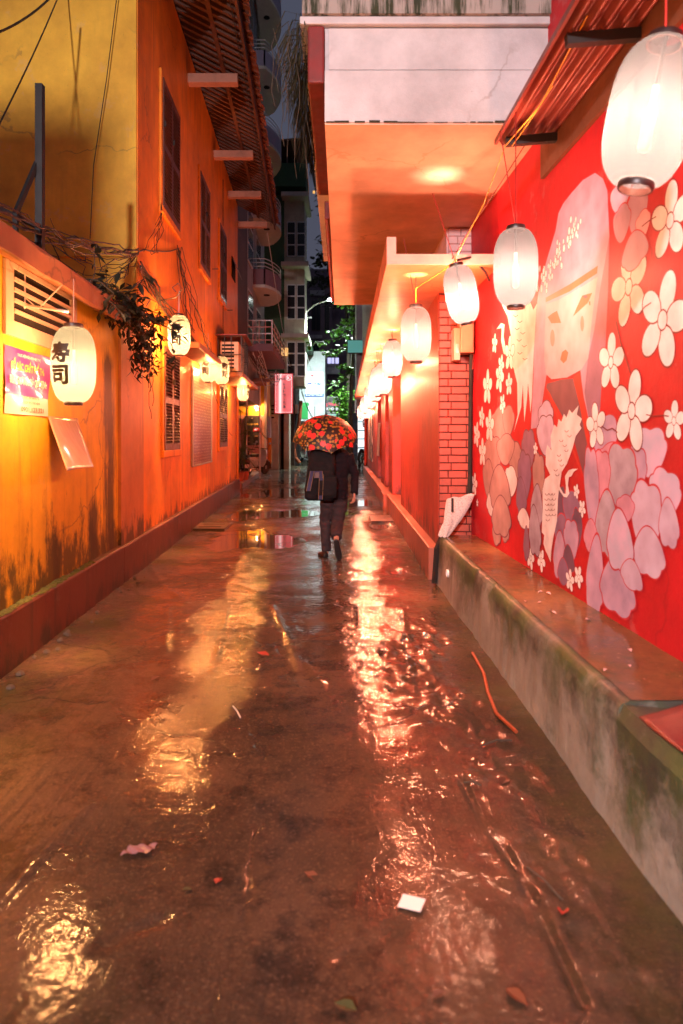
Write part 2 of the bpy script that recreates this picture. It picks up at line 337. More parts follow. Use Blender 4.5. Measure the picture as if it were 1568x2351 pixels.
def lantern_paper():
    m = N('lantern_paper'); t = m.t; t.nodes.remove(m.p)
    o = m.xyz(m.obj())
    an = m.math('ARCTAN2', o[1], o[0]); seam = m.math('ABSOLUTE', m.math('SINE', m.math('MULTIPLY', an, 4.0)))
    c = m.mix(m.ramp(seam, [(.0, 0), (.14, 1)]), (.009,.0145,.020), (.0215,.0340,.0430))
    rib = m.math('ABSOLUTE', m.math('SUBTRACT', m.math('FRACT', m.math('MULTIPLY', o[2], 62.0)), .5)); c = m.mix(m.ramp(rib, [(.0, 1), (.24, 0)]), c, (.0080,.0120,.0150))
    c = m.mix(m.math('MULTIPLY', m.noise(14, 4, .6, m.obj()), .35), c, (.0115,.0185,.0250))
    d = m.n('BsdfDiffuse'); m.l(c, d.inputs[0]); tr = m.n('BsdfTranslucent'); m.l(c, tr.inputs[0])
    tp = m.n('BsdfTransparent'); tp.inputs[0].default_value = (1,.93,.82,1)
    a = m.n('MixShader'); a.inputs[0].default_value = .62; m.l(d.outputs[0], a.inputs[1]); m.l(tr.outputs[0], a.inputs[2])
    b = m.n('MixShader'); b.inputs[0].default_value = .19; m.l(a.outputs[0], b.inputs[1]); m.l(tp.outputs[0], b.inputs[2])
    m.l(b.outputs[0], m.out.inputs[0]); return m.m
M['paper'] = lantern_paper()
def ground_mat():
    m = N('wet_concrete'); at = m.n('Attribute', attribute_name='pool'); pool = at.outputs['Fac']
    at2 = m.n('Attribute', attribute_name='rug'); rug = at2.outputs['Fac']
    c = m.mix(m.ramp(m.noise(.8, 8, .68), [(.30, 0), (.70, 1)]), (.022,.012,.007), (.175,.094,.050))
    c = m.mix(m.math('MULTIPLY', m.ramp(m.noise(3.2, 9, .78), [(.44, 0), (.60, 1)]), .9), c, (.009,.006,.004))
    wv_ = m.n('VectorMath', operation='MULTIPLY_ADD'); nz = m.n('TexNoise'); nz.inputs['Scale'].default_value = 2.5; nz.inputs['Detail'].default_value = 5; m.l(m.pos, nz.inputs[0]); m.l(nz.outputs['Color'], wv_.inputs[0]); wv_.inputs[1].default_value = (.55,.55,.0); m.l(m.pos, wv_.inputs[2])
    vo = m.n('TexVoronoi', feature='DISTANCE_TO_EDGE'); vo.inputs['Scale'].default_value = .85; m.l(wv_.outputs[0], vo.inputs[0])
    crack = m.math('MULTIPLY', m.ramp(vo.outputs['Distance'], [(.004, 1), (.014, 0)]), m.ramp(m.noise(.7, 3), [(.46, 0), (.56, 1)]))
    c = m.mix(m.math('MULTIPLY', crack, .8), c, (.015,.010,.007))
    tl = m.noise(1, 4, .6, m.map(m.pos, (26, .8, 1), rot=(0,0,R(9)))); c = m.mix(m.math('MULTIPLY', m.ramp(tl, [(.52, 0), (.60, 1)]), m.math('MULTIPLY', m.ramp(m.noise(.9, 2), [(.45, 0), (.6, 1)]), .55)), c, (.035,.022,.014))
    c = m.mix(m.math('MULTIPLY', m.ramp(m.noise(75, 3), [(.56, 0), (.70, 1)]), .42), c, (.24,.135,.078))
    c = m.mix(m.math('MULTIPLY', m.ramp(m.noise(140, 2), [(.60, 0), (.68, 1)]), .6), c, (.03,.02,.014))
    x = m.xyz()
    mo = m.math('MULTIPLY', m.rng(m.math('ABSOLUTE', m.math('ADD', x[0], .45)), 1.0, 1.7, 0, 1), m.ramp(m.noise(2.0, 8, .75), [(.42, 0), (.58, 1)]))
    c = m.mix(m.math('MULTIPLY', mo, .8), c, (.060,.055,.010))
    c = m.mix(m.math('MULTIPLY', rug, .6), c, (.045,.026,.016))
    c = m.mix(m.math('MULTIPLY', pool, .8), c, (.018,.013,.010))
    wet = m.ramp(m.noise(.8, 6, .65, m.map(m.pos, (1, .6, 1))), [(.36, .002), (.58, .02), (.78, .08)])
    near = m.rng(x[1], 2.0, 4.5, .12, 0)
    r = m.math('MULTIPLY', m.math('ADD', wet, near), m.math('SUBTRACT', 1.0, m.math('MULTIPLY', pool, .95)))
    m.set(col=c, rough=.75, spec=.2, coat=m.math('MAXIMUM', m.math('MULTIPLY', m.ramp(m.noise(1.6, 6, .7), [(.36, .25), (.56, 1)]), m.rng(x[1], 2.0, 5.0, .50, 1)), pool), coatr=r); m.p.inputs['Coat IOR'].default_value = 1.6
    brush = m.noise(1, 3, .6, m.map(m.pos, (70, 5, 1), rot=(0,0,R(14))))
    h = m.math('ADD', m.math('MULTIPLY', m.noise(22, 5, .6), .7), m.math('ADD', m.math('MULTIPLY', m.noise(60, 6, .75), 1.3), m.math('MULTIPLY', brush, .35)))
    h = m.math('MULTIPLY', h, m.math('SUBTRACT', 1.0, m.math('MULTIPLY', pool, .99)))
    b = m.n('Bump'); b.inputs['Strength'].default_value = .7; b.inputs['Distance'].default_value = .02; m.l(h, b.inputs['Height'])
    m.l(b.outputs[0], m.p.inputs['Normal'])
    b3 = m.n('Bump'); b3.inputs['Strength'].default_value = 1.0; b3.inputs['Distance'].default_value = .0038
    hc_ = m.math('ADD', m.math('MULTIPLY', m.noise(17, 2, .5), 1.0), m.math('ADD', m.math('MULTIPLY', m.noise(40, 2, .5), .55), m.math('ADD', m.math('MULTIPLY', m.noise(5, 2), 1.2), m.math('MULTIPLY', brush, .30))))
    hc_ = m.math('MULTIPLY', m.math('ADD', hc_, m.math('MULTIPLY', rug, m.noise(11, 3))), m.math('SUBTRACT', 1.0, m.math('MULTIPLY', pool, .97))); m.l(m.math('SUBTRACT', m.math('MULTIPLY', hc_, m.rng(x[1], 2.0, 6.0, .42, 1)), crack), b3.inputs['Height']); m.l(b3.outputs[0], m.p.inputs['Coat Normal'])
    return m.m
M['ground'] = ground_mat()
# ------------------------------------------------------------------ ground
def vnoise(x, y, seed=0):
    xi = np.floor(x).astype(np.int64); yi = np.floor(y).astype(np.int64); xf = x - xi; yf = y - yi
    def h(a, b):
        n = (a*374761393 + b*668265263 + seed*974711) & 0xFFFFFFFF
        n = ((n ^ (n >> 13)) * 1274126177) & 0xFFFFFFFF
        return ((n ^ (n >> 16)) & 0xFFFF) / 65535.0
    u = xf*xf*(3-2*xf); v = yf*yf*(3-2*yf)
    return (h(xi,yi)*(1-u)+h(xi+1,yi)*u)*(1-v) + (h(xi,yi+1)*(1-u)+h(xi+1,yi+1)*u)*v
def fbm(x, y, o=4, seed=0):
    s = 0; a = .5
    for k in range(o): s = s + a*vnoise(x*2**k, y*2**k, seed+k); a *= .5
    return s / (1 - .5**o)
def sst(x, a, b): t = np.clip((x-a)/(b-a), 0, 1); return t*t*(3-2*t)
mb = MB(); mb.poly([(-160,-60,-.06),(160,-60,-.06),(160,300,-.06),(-160,300,-.06)])
mb.build('ground', M['ground'], kind='structure')
def gpt(x, y): Y = EYE*F/(y-HY); return ((x-CX)/F*Y, Y)
def build_pavement():
    ys = [-3, -1.5, -.5, .3, .9, 1.3]; y = 1.6
    while y < 62: ys.append(y); y += max(.0085*y, .012)
    ys = np.array(ys); nu = 300
    xl = -2.32 - .0457*ys; xl = np.where(ys > 34, -2.32-.0457*34 - (ys-34)*.45, xl)
    xr = np.where(ys < 8, 1.95 - .04*ys, 1.6); xr = np.where(ys > 31, 1.6 + (ys-31)*.25, xr)
    U = np.linspace(0, 1, nu+1)
    X = xl[:,None] + (xr-xl)[:,None]*U[None,:]; Y = np.repeat(ys[:,None], nu+1, 1)
    z = (fbm(X*.55+3, Y*.35, 4, 3) - .5)*.075
    z += (fbm(X*3, Y*2.2, 3, 11) - .5)*.010
    # broken, muddy patch on the right
    rug = np.exp(-(((X-.62)/.34)**2 + ((Y-4.9)/1.0)**2)) + .55*np.exp(-(((X-.85)/.25)**2 + ((Y-2.9)/.9)**2))
    rug = np.clip(rug*1.25*sst(fbm(X*2.4, Y*2.0, 3, 5), .25, .6), 0, 1)
    z += rug*(fbm(X*11, Y*9, 3, 23) - .5)*.085
    # smeared mortar ridges, grooves, slab edge (traced, as lines on the floor)
    def line(pts, a, w):
        nonlocal z
        g = [gpt(*p) for p in pts]; d = np.full(X.shape, 9.0)
        for (x0,y0),(x1,y1) in zip(g[:-1], g[1:]):
            L = (x1-x0)**2+(y1-y0)**2; t = np.clip(((X-x0)*(x1-x0)+(Y-y0)*(y1-y0))/L, 0, 1)
            d = np.minimum(d, np.hypot(X-(x0+t*(x1-x0)), Y-(y0+t*(y1-y0))))
        z = z + a*.7*np.exp(-(d/(w*(.5+.9*vnoise(X*5, Y*5, 78))))**2)*(.15+1.3*fbm(X*6, Y*6, 2, 77))
    line([(625,1392),(655,1450),(690,1545)], .020, .022); line([(700,1520),(745,1575)], .014, .02)
    line([(345,1300),(380,1350),(425,1385)], .018, .035); line([(287,1338),(340,1378)], .016, .028)
    line([(386,1395),(380,1500)], .014, .03); line([(523,1395),(500,1500),(488,1545)], .012, .022)
    line([(822,1392),(824,1440)], .012, .02); line([(925,1400),(935,1490),(955,1530)], .016, .03)
    line([(600,1365),(520,1330),(470,1310)], .012, .04); line([(560,1365),(830,1372)], -.010, .03)
    line([(1060,1785),(1105,1870),(1180,1980),(1260,2130),(1340,2300)], -.022, .018); line([(1100,1820),(1190,1985)], -.012, .012)
    line([(0,2075),(60,2000),(150,1905),(215,1845)], .012, .03); line([(240,2170),(300,2140),(370,2110)], -.014, .05)
    line([(780,2190),(850,2160),(900,2125)], -.012, .04); line([(890,1430),(1010,1500)], -.010, .03)
    # raised apron along the left wall
    e = X - (-1.62 - .035*Y + .25*(fbm(Y*.35, Y*0, 2, 41)-.5)); z += .009*(1-sst(e, -.12, .14))*sst(9-Y, 0, 3)
    # puddles: low places filled to a level
    lvl = -.022 + .010*sst(Y, 8, 13); lvl = np.where(Y < 7, -.034, lvl)
    for (px, py, rx, ry, dep) in ((662,1240,.62,.75,.05),(570,1232,.30,.8,.04),(872,1206,.24,.9,.05),(705,1178,.75,.9,.03),(800,1172,.5,1.4,.03),(560,1180,.5,1.2,.025),(905,1310,.10,.22,.03),(395,1215,.35,.9,.02),(640,1130,.8,2.2,.02)):
        gx, gy = gpt(px, py); d2 = ((X-gx)/rx)**2 + ((Y-gy)/ry)**2
        z -= dep*np.exp(-d2*1.3)*(.55+.9*fbm(X*2.6, Y*1.5, 3, 19))
    pool = sst(lvl - z, -.0015, .0025); z = np.maximum(z, lvl)
    fade = sst(Y, 40, 55); z = z*(1-fade)
    nr = len(ys); idx = np.arange(nr*(nu+1)).reshape(nr, nu+1)
    fs = np.stack([idx[:-1,:-1], idx[:-1,1:], idx[1:,1:], idx[1:,:-1]], -1).reshape(-1, 4)
    me = bpy.data.meshes.new('alley_pavement')
    v = np.stack([X, Y, z], -1).reshape(-1, 3)
    me.vertices.add(len(v)); me.vertices.foreach_set('co', v.ravel())
    me.loops.add(len(fs)*4); me.loops.foreach_set('vertex_index', fs.ravel())
    me.polygons.add(len(fs)); me.polygons.foreach_set('loop_start', np.arange(0, len(fs)*4, 4)); me.polygons.foreach_set('loop_total', np.full(len(fs), 4))
    me.update(); me.polygons.foreach_set('use_smooth', [True]*len(fs))
    for nm, arr in (('pool', pool), ('rug', rug)):
        a = me.attributes.new(nm, 'FLOAT', 'POINT'); a.data.foreach_set('value', arr.ravel().astype(np.float32))
    me.materials.append(M['ground'])
    o = bpy.data.objects.new('alley_pavement', me); COL.objects.link(o); o['kind'] = 'structure'
    return o
build_pavement()
def gz(x, y): return 0.0

# ------------------------------------------------------------------ left: low yellow annex
ax = thing('yellow_annex', LW(5.5, -1, 0), 'low yellow plastered annex with mossy foot and projecting coping at the left edge', 'building')
MB(LW).box(-1.5, 7.6, -1.9, 0, 0, 2.95).build('wall', M['yellow'], ax)
MB(LW).box(-1.5, 7.62, -.1, .07, -.08, .43).build('plinth', M['plinth'], ax, bevel=.02)
mb = MB(LW)                                            # coping: sloped underside, thick stained edge
ys = [-1.5 + k*.3 for k in range(31)]
rng = random.Random(3)
rings = []
for y in ys:
    j = rng.uniform(-.012, .012); rings.append([LW(min(y,7.45), -.3, 2.955), LW(min(y,7.45), .0, 2.90), LW(min(y,7.45), .23+j, 2.79+j), LW(min(y,7.45), .25+j, 2.80), LW(min(y,7.45), .25+j, 2.955+j), LW(min(y,7.45), .22, 2.985), LW(min(y,7.45), -.3, 3.02)])
mb.loft(rings); mb.build('coping', M['coping'], ax)
MB(LW).box(-1.5, 7.5, -1.9, -.3, 2.955, 3.0).build('roof_slab', M['coping'], ax)
mb = MB(LW)
for k in range(330):                                    # moss growing on the plinth's ledge
    y = rng.uniform(2.6, 6.6); s = rng.uniform(.008, .026); c = Vector(LW(y, .035+rng.uniform(-.02,.03), .432))
    mb.lathe([(s*1.3, 0), (s, s*.35), (s*.4, s*.55)], 7, c)
mb.build('moss', M['moss'], ax, kind='stuff', smooth=True)
mb = MB(LW); mb.box(4.75, 6.2, 0, .022, 2.36, 2.47); mb.box(4.75, 6.2, 0, .022, 2.85, 2.885); mb.box(4.75, 4.88, 0, .022, 2.47, 2.85); mb.box(6.05, 6.2, 0, .022, 2.47, 2.85)
vp = mb.build('vent_panel', M['cream'], ax)
MB(LW).box(4.88, 6.05, .002, .006, 2.47, 2.85).build('vent_opening', M['hole'], vp)
for k in range(4):
    z = 2.545 + k*.076; MB(LW).box(4.88, 6.05, .006, .03, z-.012, z+.012).build('vent_slat', M['cream'], vp)
# pilaster between annex and house
MB(LW).box(7.6, 8.62, -.3, .035, 0, 2.93).build('corner_pilaster', M['pilaster'], None, 'reddish stained plaster pilaster between annex and orange house', 'pilaster')

# ------------------------------------------------------------------ left: orange house with shutters
Y0, Y1, ZW = 8.46, 20.1, 8.45
hs = thing('orange_house', LW(14, -2, 0), 'tall orange plastered house with brown louvred shutters and tiled eaves', 'building')
MB(LW).box(Y0+.01, Y1, -6.5, 0, 3.0, ZW).build('upper_wall', M['orange'], hs)
MB(LW).box(8.62, Y1, -6.5, -.001, 0, 2.999).build('lower_wall', M['orange'], hs)
MB(LW).box(Y0-.02, Y0+.008, -6.4, -.012, 3.0, ZW).build('gable_wall', M['yellow_up'], hs)
MB(LW).box(Y0-.07, Y0-.021, -6.4, -.02, 3.86, 3.98).build('string_course', M['yellow_up'], hs)
MB(LW).box(7.622, Y1+.03, -.1, .062, -.08, .42).build('plinth', M['plinth'], hs, bevel=.02)
# roof: sloping boards, rafters, tile ends, arms
rf = MB(); sl = lambda y, o, dz: LW(y, o, 8.45 - o*.52 + dz)
rf.loft([[sl(y, -6, .10), sl(y, 1.12, .10), sl(y, 1.12, .14), sl(y, -6, .14)] for y in (8.3, Y1+.3)])
roof = rf.build('roof', M['eave'], hs)
MB().loft([[sl(y, .55, .02), sl(y, .63, .02), sl(y, .63, .098), sl(y, .55, .098)] for y in (8.35, Y1+.25)]).build('purlin', M['eave'], roof)
MB().loft([[sl(y, 1.06, -.06), sl(y, 1.105, -.06), sl(y, 1.105, .10), sl(y, 1.06, .10)] for y in (8.3, Y1+.3)]).build('fascia_board', M['eave'], roof)
k = 0; y = 8.4
while y < Y1 + .25:
    MB().loft([[sl(yy, -.02, .035), sl(yy, 1.055, .035), sl(yy, 1.055, .099), sl(yy, -.02, .099)] for yy in (y, y+.07)]).build('rafter', M['eave'], roof); y += .21
tm = MB(); pts = [(.13*math.cos(a), .045*math.sin(a)) for a in np.linspace(0, math.pi, 7)]
tm.loft([[Vector((x, p[0], p[1]-x*.52)) for p in pts] + [Vector((x, -p[0]*.82, p2-x*.52)) for p, p2 in zip(pts, [q[1]*.72-.004 for q in pts])] for x in (-.5, 0, .10)])
tile = mesh_only(tm, 'roof_tile', M['rooftile'])
y = 8.35; rng = random.Random(5)
while y < Y1 + .3:
    inst(tile, roof, Vector(sl(y, 1.12, .15+rng.uniform(-.01,.01))) + Vector((rng.uniform(-.03,.03),0,0)), (rng.uniform(-.05,.05), 0, rng.uniform(-.04,.04)), name='roof_tile'); y += .2
MB().tube([sl(8.4, .98, -.02), sl(14, .99, -.05), sl(Y1+.2, .98, -.03)], .008, 5).build('roof_cable', M['cable'], roof)
for y in (9.2, 12.0, 15.2, 17.7, 20.2):
    MB(LW).box(y-.09, y+.09, 0, .87, 7.83, 7.99).build('roof_arm', M['bracket'], hs, bevel=.008)
sm = MB(); sm.loft([[Vector((-.016, s, .010)), Vector((.020, s, -.022)), Vector((.024, s, -.014)), Vector((-.012, s, .018))] for s in (-.5, .5)])
slat = mesh_only(sm, 'slat', M['shutter'])
def shutters(y0, y1, z0, z1, nm, nsl, o=.0, frame=True):
    w = MB(LW)
    w.box(y0-.09, y1+.09, o, o+.035, z1, z1+.09); w.box(y0-.09, y1+.09, o, o+.05, z0-.10, z0); w.box(y0-.09, y0, o, o+.035, z0, z1); w.box(y1, y1+.09, o, o+.035, z0, z1)
    win = w.build(nm, M['orange'], hs, bevel=.006)
    MB(LW).box(y0, y1, o, o+.008, z0, z1).build('dark_gap', M['hole'], win)
    st = .055; ym = (y0+y1)/2
    for a, b in ((y0+.005, ym-.004), (ym+.004, y1-.005)):
        f = MB(LW); f.box(a, a+st, o+.010, o+.048, z0, z1); f.box(b-st, b, o+.010, o+.048, z0, z1)
        zm = z0 + (z1-z0)*.46
        for zz in (z0, zm, z1-.09): f.box(a+st, b-st, o+.010, o+.046, zz, zz+.09)
        f.build('shutter_frame', M['shutter'], win)
        for lo, hi in ((z0+.09, zm), (zm+.09, z1-.09)):
            n = max(2, int((hi-lo)/nsl))
            for q in range(n):
                z = lo + (q+.5)*(hi-lo)/n; c = LW((a+b)/2, o+.030, z); inst(slat, win, c, (0,0,R(2.6)), (1, b-a-2*st, 1), 'slat')
        MB(LW).box(a+.01, a+.03, o+.048, o+.075, zm+.3, zm+.38).build('hinge', M['black'], win)
    return win
shutters(9.75, 11.0, 4.93, 6.78, 'shuttered_window', .052)
shutters(13.1, 14.3, 4.95, 6.75, 'shuttered_window', .058)
shutters(15.95, 17.15, 4.93, 6.65, 'shuttered_window', .062)
shutters(9.85, 11.0, 1.44, 2.95, 'shuttered_window', .046)
shutters(15.85, 17.3, 1.40, 2.92, 'shuttered_window', .052)
# small hopper vent high on the wall
hv = MB(LW).box(18.55, 19.35, 0, .02, 6.0, 6.55).build('vent_window', M['hole'], hs)
MB().prism([LW(18.5,.02,6.52), LW(18.5,.03,6.55), LW(18.5,.20,6.12), LW(18.5,.19,6.09)], Vector(LW(19.4,0,0))-Vector(LW(18.5,0,0))).build('hopper_flap', M['shutter'], hv)
for (y0, y1, z, d) in ((10.6, 13.2, 3.02, .42), (15.4, 19.9, 3.0, .62)):
    MB(LW).box(y0, y1, 0, d, z, z+.10).build('window_hood', M['coping'], hs, bevel=.012)
for (y, z) in ((14.9, 5.3), (17.6, 4.9)):
    MB(LW).box(y, y+.03, 0, .13, z, z+.015).build('iron_hook', M['black'], hs)
# rain pipe on far corner
MB().tube([LW(19.6,.05,.42), LW(19.6,.05,3.0)], .035, 8).build('rain_pipe', M['frame'], hs)
# menu board
bo = thing('menu_board', LW(13.4, 0, 1.1), 'large glazed menu board with metal frame hung on the orange wall', 'board')
mm = N('printed_menu'); u = mm.xyz()
rows = mm.math('FRACT', mm.math('MULTIPLY', u[2], 17.0)); cols = mm.noise(1, 2, .5, mm.map(mm.pos, (9, 9, 60)))
tx = mm.math('MULTIPLY', mm.ramp(rows, [(.42, 0), (.5, 1)]), mm.ramp(cols, [(.45, 0), (.52, 1)]))
mm.set(col=mm.mix(mm.math('MULTIPLY', tx, .7), mm.mix(mm.noise(.8), (.36,.09,.05), (.30,.13,.10)), (.62,.40,.28)), rough=.4, coat=1, coatr=.08)
MB(LW).box(12.28, 14.58, .012, .03, 1.13, 2.86).build('printed_panel', mm.m, bo)
fr = MB(LW); fr.box(12.24, 14.62, .01, .045, 1.10, 1.129); fr.box(12.24, 14.62, .01, .045, 2.861, 2.90); fr.box(12.24, 12.279, .01, .045, 1.129, 2.861); fr.box(14.581, 14.62, .01, .045, 1.129, 2.861)
fr.build('frame', M['steel'], bo)
# ------------------------------------------------------------------ right: bench, mural wall
def BF(y): return 1.20 - .0163*y
bn = thing('concrete_bench', (1.35, 5, 0), 'long mossy concrete ledge running along the foot of the red mural', 'ledge')
rngb = random.Random(9)
def ring(y):
    j = .014*mnoise.noise(Vector((y*1.7, 3, 0))) + .008*mnoise.noise(Vector((y*9, 7, 0))); ch = max(0, mnoise.noise(Vector((y*5.5, 1, 4)))-.28)*.09; f = BF(y)+j; w = MW(y, -.02, 0)[0]
    return [(f-.02, y, -.08), (f-.004, y, .2+j), (f, y, .44), (f+.008+ch, y, .500+j*.6-ch*.5), (f+.026+ch, y, .524+j*.4-ch*.3), (f+.055+ch, y, .533), (w, y, .534), (w, y, -.08)]
b = MB().loft([ring(2.86 + k*.05) for k in range(97)]); b.build('ledge_face', [M['bench']], bn, smooth=True, angle=60)
def topf(u, v):
    y = 2.86 + v*4.8; f = BF(y); w = MW(y, 0, 0)[0]; x = f + .062 + (w-f-.062)*u
    return (x, y, .537 + .004*mnoise.noise(Vector((x*7, y*5, 0))))
MB().grid(topf, 6, 48).build('ledge_top', M['benchtop'], bn, smooth=True, fix=False)
nb = thing('broken_ledge_end', (1.4, 2.2, 0), 'nearest pale block of the ledge with a broken top at the right edge', 'ledge')
def ring2(y):
    j = rngb.uniform(-.01, .01); f = BF(y)+.004+j; w = MW(y, -.02, 0)[0]
    return [(f-.015, y, -.08), (f, y, .46), (f+.03, y, .525+j), (f+.2, y, .515+j*2), (w, y, .50), (w, y, -.08)]
MB().loft([ring2(-1.5 + k*.2724) for k in range(17)]).build('block', M['bench'], nb)
rt = MB().grid(lambda u, v: (BF(1.9+v*.82)+.03+u*.22, 1.9+v*.82, .540 + .03*u + .015*math.sin(5*v+2*u) + .02*u*math.sin(9*v)), 10, 14)
so = rt.build('red_sheet', simple('red_plastic_sheet', (.16,.018,.014), .5, var=.4, coat=.2), None, 'crumpled dark red sheet lying on the broken end of the ledge', 'sheet', smooth=True)
so.modifiers.new('t', 'SOLIDIFY').thickness = .006
mw = thing('mural_wall', MW(5, 0, 0), 'red wall painted with a pale woman, cranes and white blossoms', 'wall')
mred = streaky('mural_red_paint', (.60,.006,.016), (.34,.004,.010), .35, wet=.06)
MB(MW).box(-2.5, 7.84, -.25, 0, .50, 5.2).build('painted_wall', mred, mw)
bo2 = MB(MW).box(-2.0, 5.35, .001, .03, 3.66, 3.93).build('timber_board', M['board'], None, 'dark brown board fixed above the mural under the tin awning', 'board')
# ------------------------------------------------------------------ mural paint (flat figures, a few mm proud)
LV = .12
def AW(ax_, ay, off):
    off *= LV; dx = (1832 + ax_*.574)/1.7423; dy = (600 + ay*.574)/1.7423; k = (dx-CX)/F; Y = (1.80-off)/(k+.0395)
    return Vector(MW(Y, off, PZ(dy, Y)))
def BW(bx, by, off): return AW(bx, by+1393.7, off)
def pm(n, c, c2=None):
    m = N('mural_'+n); f = m.ramp(m.noise(6, 5, .6), [(.34, 0), (.66, 1)]); k = m.mix(f, dim(c, .80), c2 or dim(c, 1.15))
    k = m.mix(m.math('MULTIPLY', m.ramp(m.noise(24, 4, .7), [(.5, 0), (.7, 1)]), .25), k, dim(c, .6)); m.set(col=k, rough=.6, coat=.05, coatr=.35); m.bump(m.noise(70, 4), .1, .004); return m.m
MP = dict(white=pm('blossom_white', (.88,.84,.87)), line=pm('outline_maroon', (.20,.015,.02)), cream=pm('crane_cream', (.86,.76,.78)), lilac=pm('lilac', (.46,.34,.52), (.62,.40,.58)), pale=pm('pale_lilac', (.62,.57,.78), (.74,.50,.70)), pink=pm('rose', (.64,.30,.42)), pinkl=pm('orchid', (.60,.42,.60), (.68,.56,.74)), grey=pm('mauve_grey', (.40,.30,.40), (.52,.44,.56)), mauve=pm('warm_mauve', (.46,.27,.26)), dark=pm('plum', (.16,.08,.14)), plum=pm('violet', (.27,.15,.26)), face=pm('face_pink', (.78,.44,.50)), hair=pm('hair_lilac', (.50,.32,.46)), hairs=pm('hair_shadow', (.30,.15,.24)), mouth=pm('lip_orange', (.62,.15,.07)), red=pm('bright_red', (.58,.03,.02)), sash=pm('sash', (.20,.07,.10)), redline=pm('petal_red_line', (.55,.03,.05)))
def wall_ellipse(c, ry, rz, rot, n=18, sc=None):
    """points of an ellipse on the mural wall round point c (metres)"""
    Y, Z = c; out = []
    for k in range(n):
        t = 2*math.pi*k/n; a = ry*math.cos(t); b = rz*math.sin(t)
        if sc: q = 1 + sc[1]*abs(math.sin(sc[0]*t)); a *= q; b *= q
        out.append((Y + a*math.cos(rot) - b*math.sin(rot), Z + a*math.sin(rot) + b*math.cos(rot)))
    return out
def wp(mb_, pts, off): mb_.poly([MW(y, off*LV, z) for y, z in pts])
def blossom(ax_, ay, r, rot=0, B=True, lvl=.010, n=5, petals=None):
    c = (BW if B else AW)(ax_, ay, lvl); rr = r*.574/1.7423/F*c.y; mbx = MB(); q = 0
    for k in range(n):
        a = rot + 2*math.pi*k/n + math.pi/2; pc = (c.y + math.cos(a)*rr*.60, c.z + math.sin(a)*rr*.60)
        for s, mi in ((1.11, 1), (1.0, 0)):
            q += 1; mbx.mi = mi; e = wall_ellipse(pc, rr*.43*s, rr*.315*s, a, 22); wp(mbx, e, lvl + q*.0007)
    for s, mi in ((.215, 1), (.18, 0)): q += 1; mbx.mi = mi; wp(mbx, wall_ellipse((c.y, c.z), rr*s, rr*s*1.1, 0), lvl + q*.0007)
    mbx.build('painted_blossom', [MP['white'], MP['line']], mw, fix=False)
for f in ((1478,492,265,.1,False),(1190,955,270,-.2,False),(1425,1185,330,.35,False),(1065,1480,200,.1,False)): blossom(*f)
blossom(1210,425,280,.25,lvl=.026); blossom(1505,495,140,.1,lvl=.012); blossom(960,530,160,-.15,lvl=.026)
for f in ((205,260,125,.1),(290,195,105,.3),(355,240,80,0),(165,470,75,.2),(220,530,115,.1),(130,590,90,.3),(170,715,100,0),(115,935,80,.2),(310,375,70,.5),(135,1065,28,0),(505,1450,80,.2),(580,1465,82,.5),(780,1605,78,.1),(840,1580,78,.4),(825,985,52,.3),(865,1105,62,.6),(540,690,45,.1)): blossom(*f, lvl=.024)
for f in ((255,1350,70,.2),(360,1420,120,.1),(300,1500,75,.4)): blossom(*f, False, .022)
def painted(name, polys):
    """polys: (material key, points, A/B frame, level)"""
    keys = []; m_ = MB()
    for key, pts, fr_, lv in polys:
        if key not in keys: keys.append(key)
        m_.mi = keys.index(key); m_.poly([fr_(x, y, lv) for x, y in pts])
    return m_.build(name, [MP[k] for k in keys], mw, fix=False)
Bp = lambda l: [(x, y+1393.7) for x, y in l]
painted('painted_hair', [('hair', [(955,160),(1010,200),(1040,280),(1055,600),(1045,1000),(1020,1500)] + Bp([(1005,160),(985,490),(915,505),(870,300),(850,120),(700,60),(615,180),(560,540),(508,550),(525,200),(530,0)]) + [(545,1100),(560,1000),(620,760),(680,560),(700,440),(735,370),(790,300),(870,210)], AW, .004),
  ('hairs', [(1055,600),(1045,1000),(1020,1500)] + Bp([(1005,160),(985,490),(915,505),(880,300),(905,60)]) + [(950,1250),(985,1000),(1020,800)], AW, .006)])
painted('painted_face', [('face', [(612,1075),(700,1045),(850,960),(972,885),(955,1000),(930,1200),(908,1450),(860,1530),(760,1585),(650,1598),(612,1560),(600,1450),(605,1250)], AW, .008),
  ('mouth', [(625,1165),(655,1140),(690,1120),(718,1205),(650,1208)], AW, .010), ('mouth', [(800,1162),(830,1090),(865,1015),(935,995),(905,1065),(850,1115)], AW, .010), ('dark', [(868,1020),(890,1012),(903,1022),(890,1034)], AW, .011),
  ('mouth', [(750,1390),(768,1412),(757,1465),(735,1487),(712,1460),(725,1408)], AW, .010), ('mouth', [(610,1030),(780,935),(975,805),(968,860),(780,985),(610,1062)], AW, .0095), ('mouth', [(912,1055),(922,1055),(922,1082),(914,1082)], AW, .010)])
cheek = MB(); cheek.mi = 0
for (x, y, a, b_) in ((658,1310,16,60),(865,1210,13,55)):
    cheek.poly([AW(x+a*math.cos(t), y+b_*math.sin(t), .0095) for t in np.linspace(0, 2*math.pi, 17)[:-1]])
cheek.build('painted_cheek', pm('cheek', (.66,.24,.20)), mw, fix=False)
painted('painted_kimono', [('sash', [(620,235),(720,205),(830,195),(875,450),(912,730),(905,970),(870,860),(800,600),(720,450),(615,262)], BW, .006), ('red', [(800,190),(850,150),(905,520),(912,720),(880,560),(850,400)], BW, .008), ('red', [(612,262),(640,300),(740,520),(820,720),(880,900),(860,860),(790,690),(700,500)], BW, .009)])
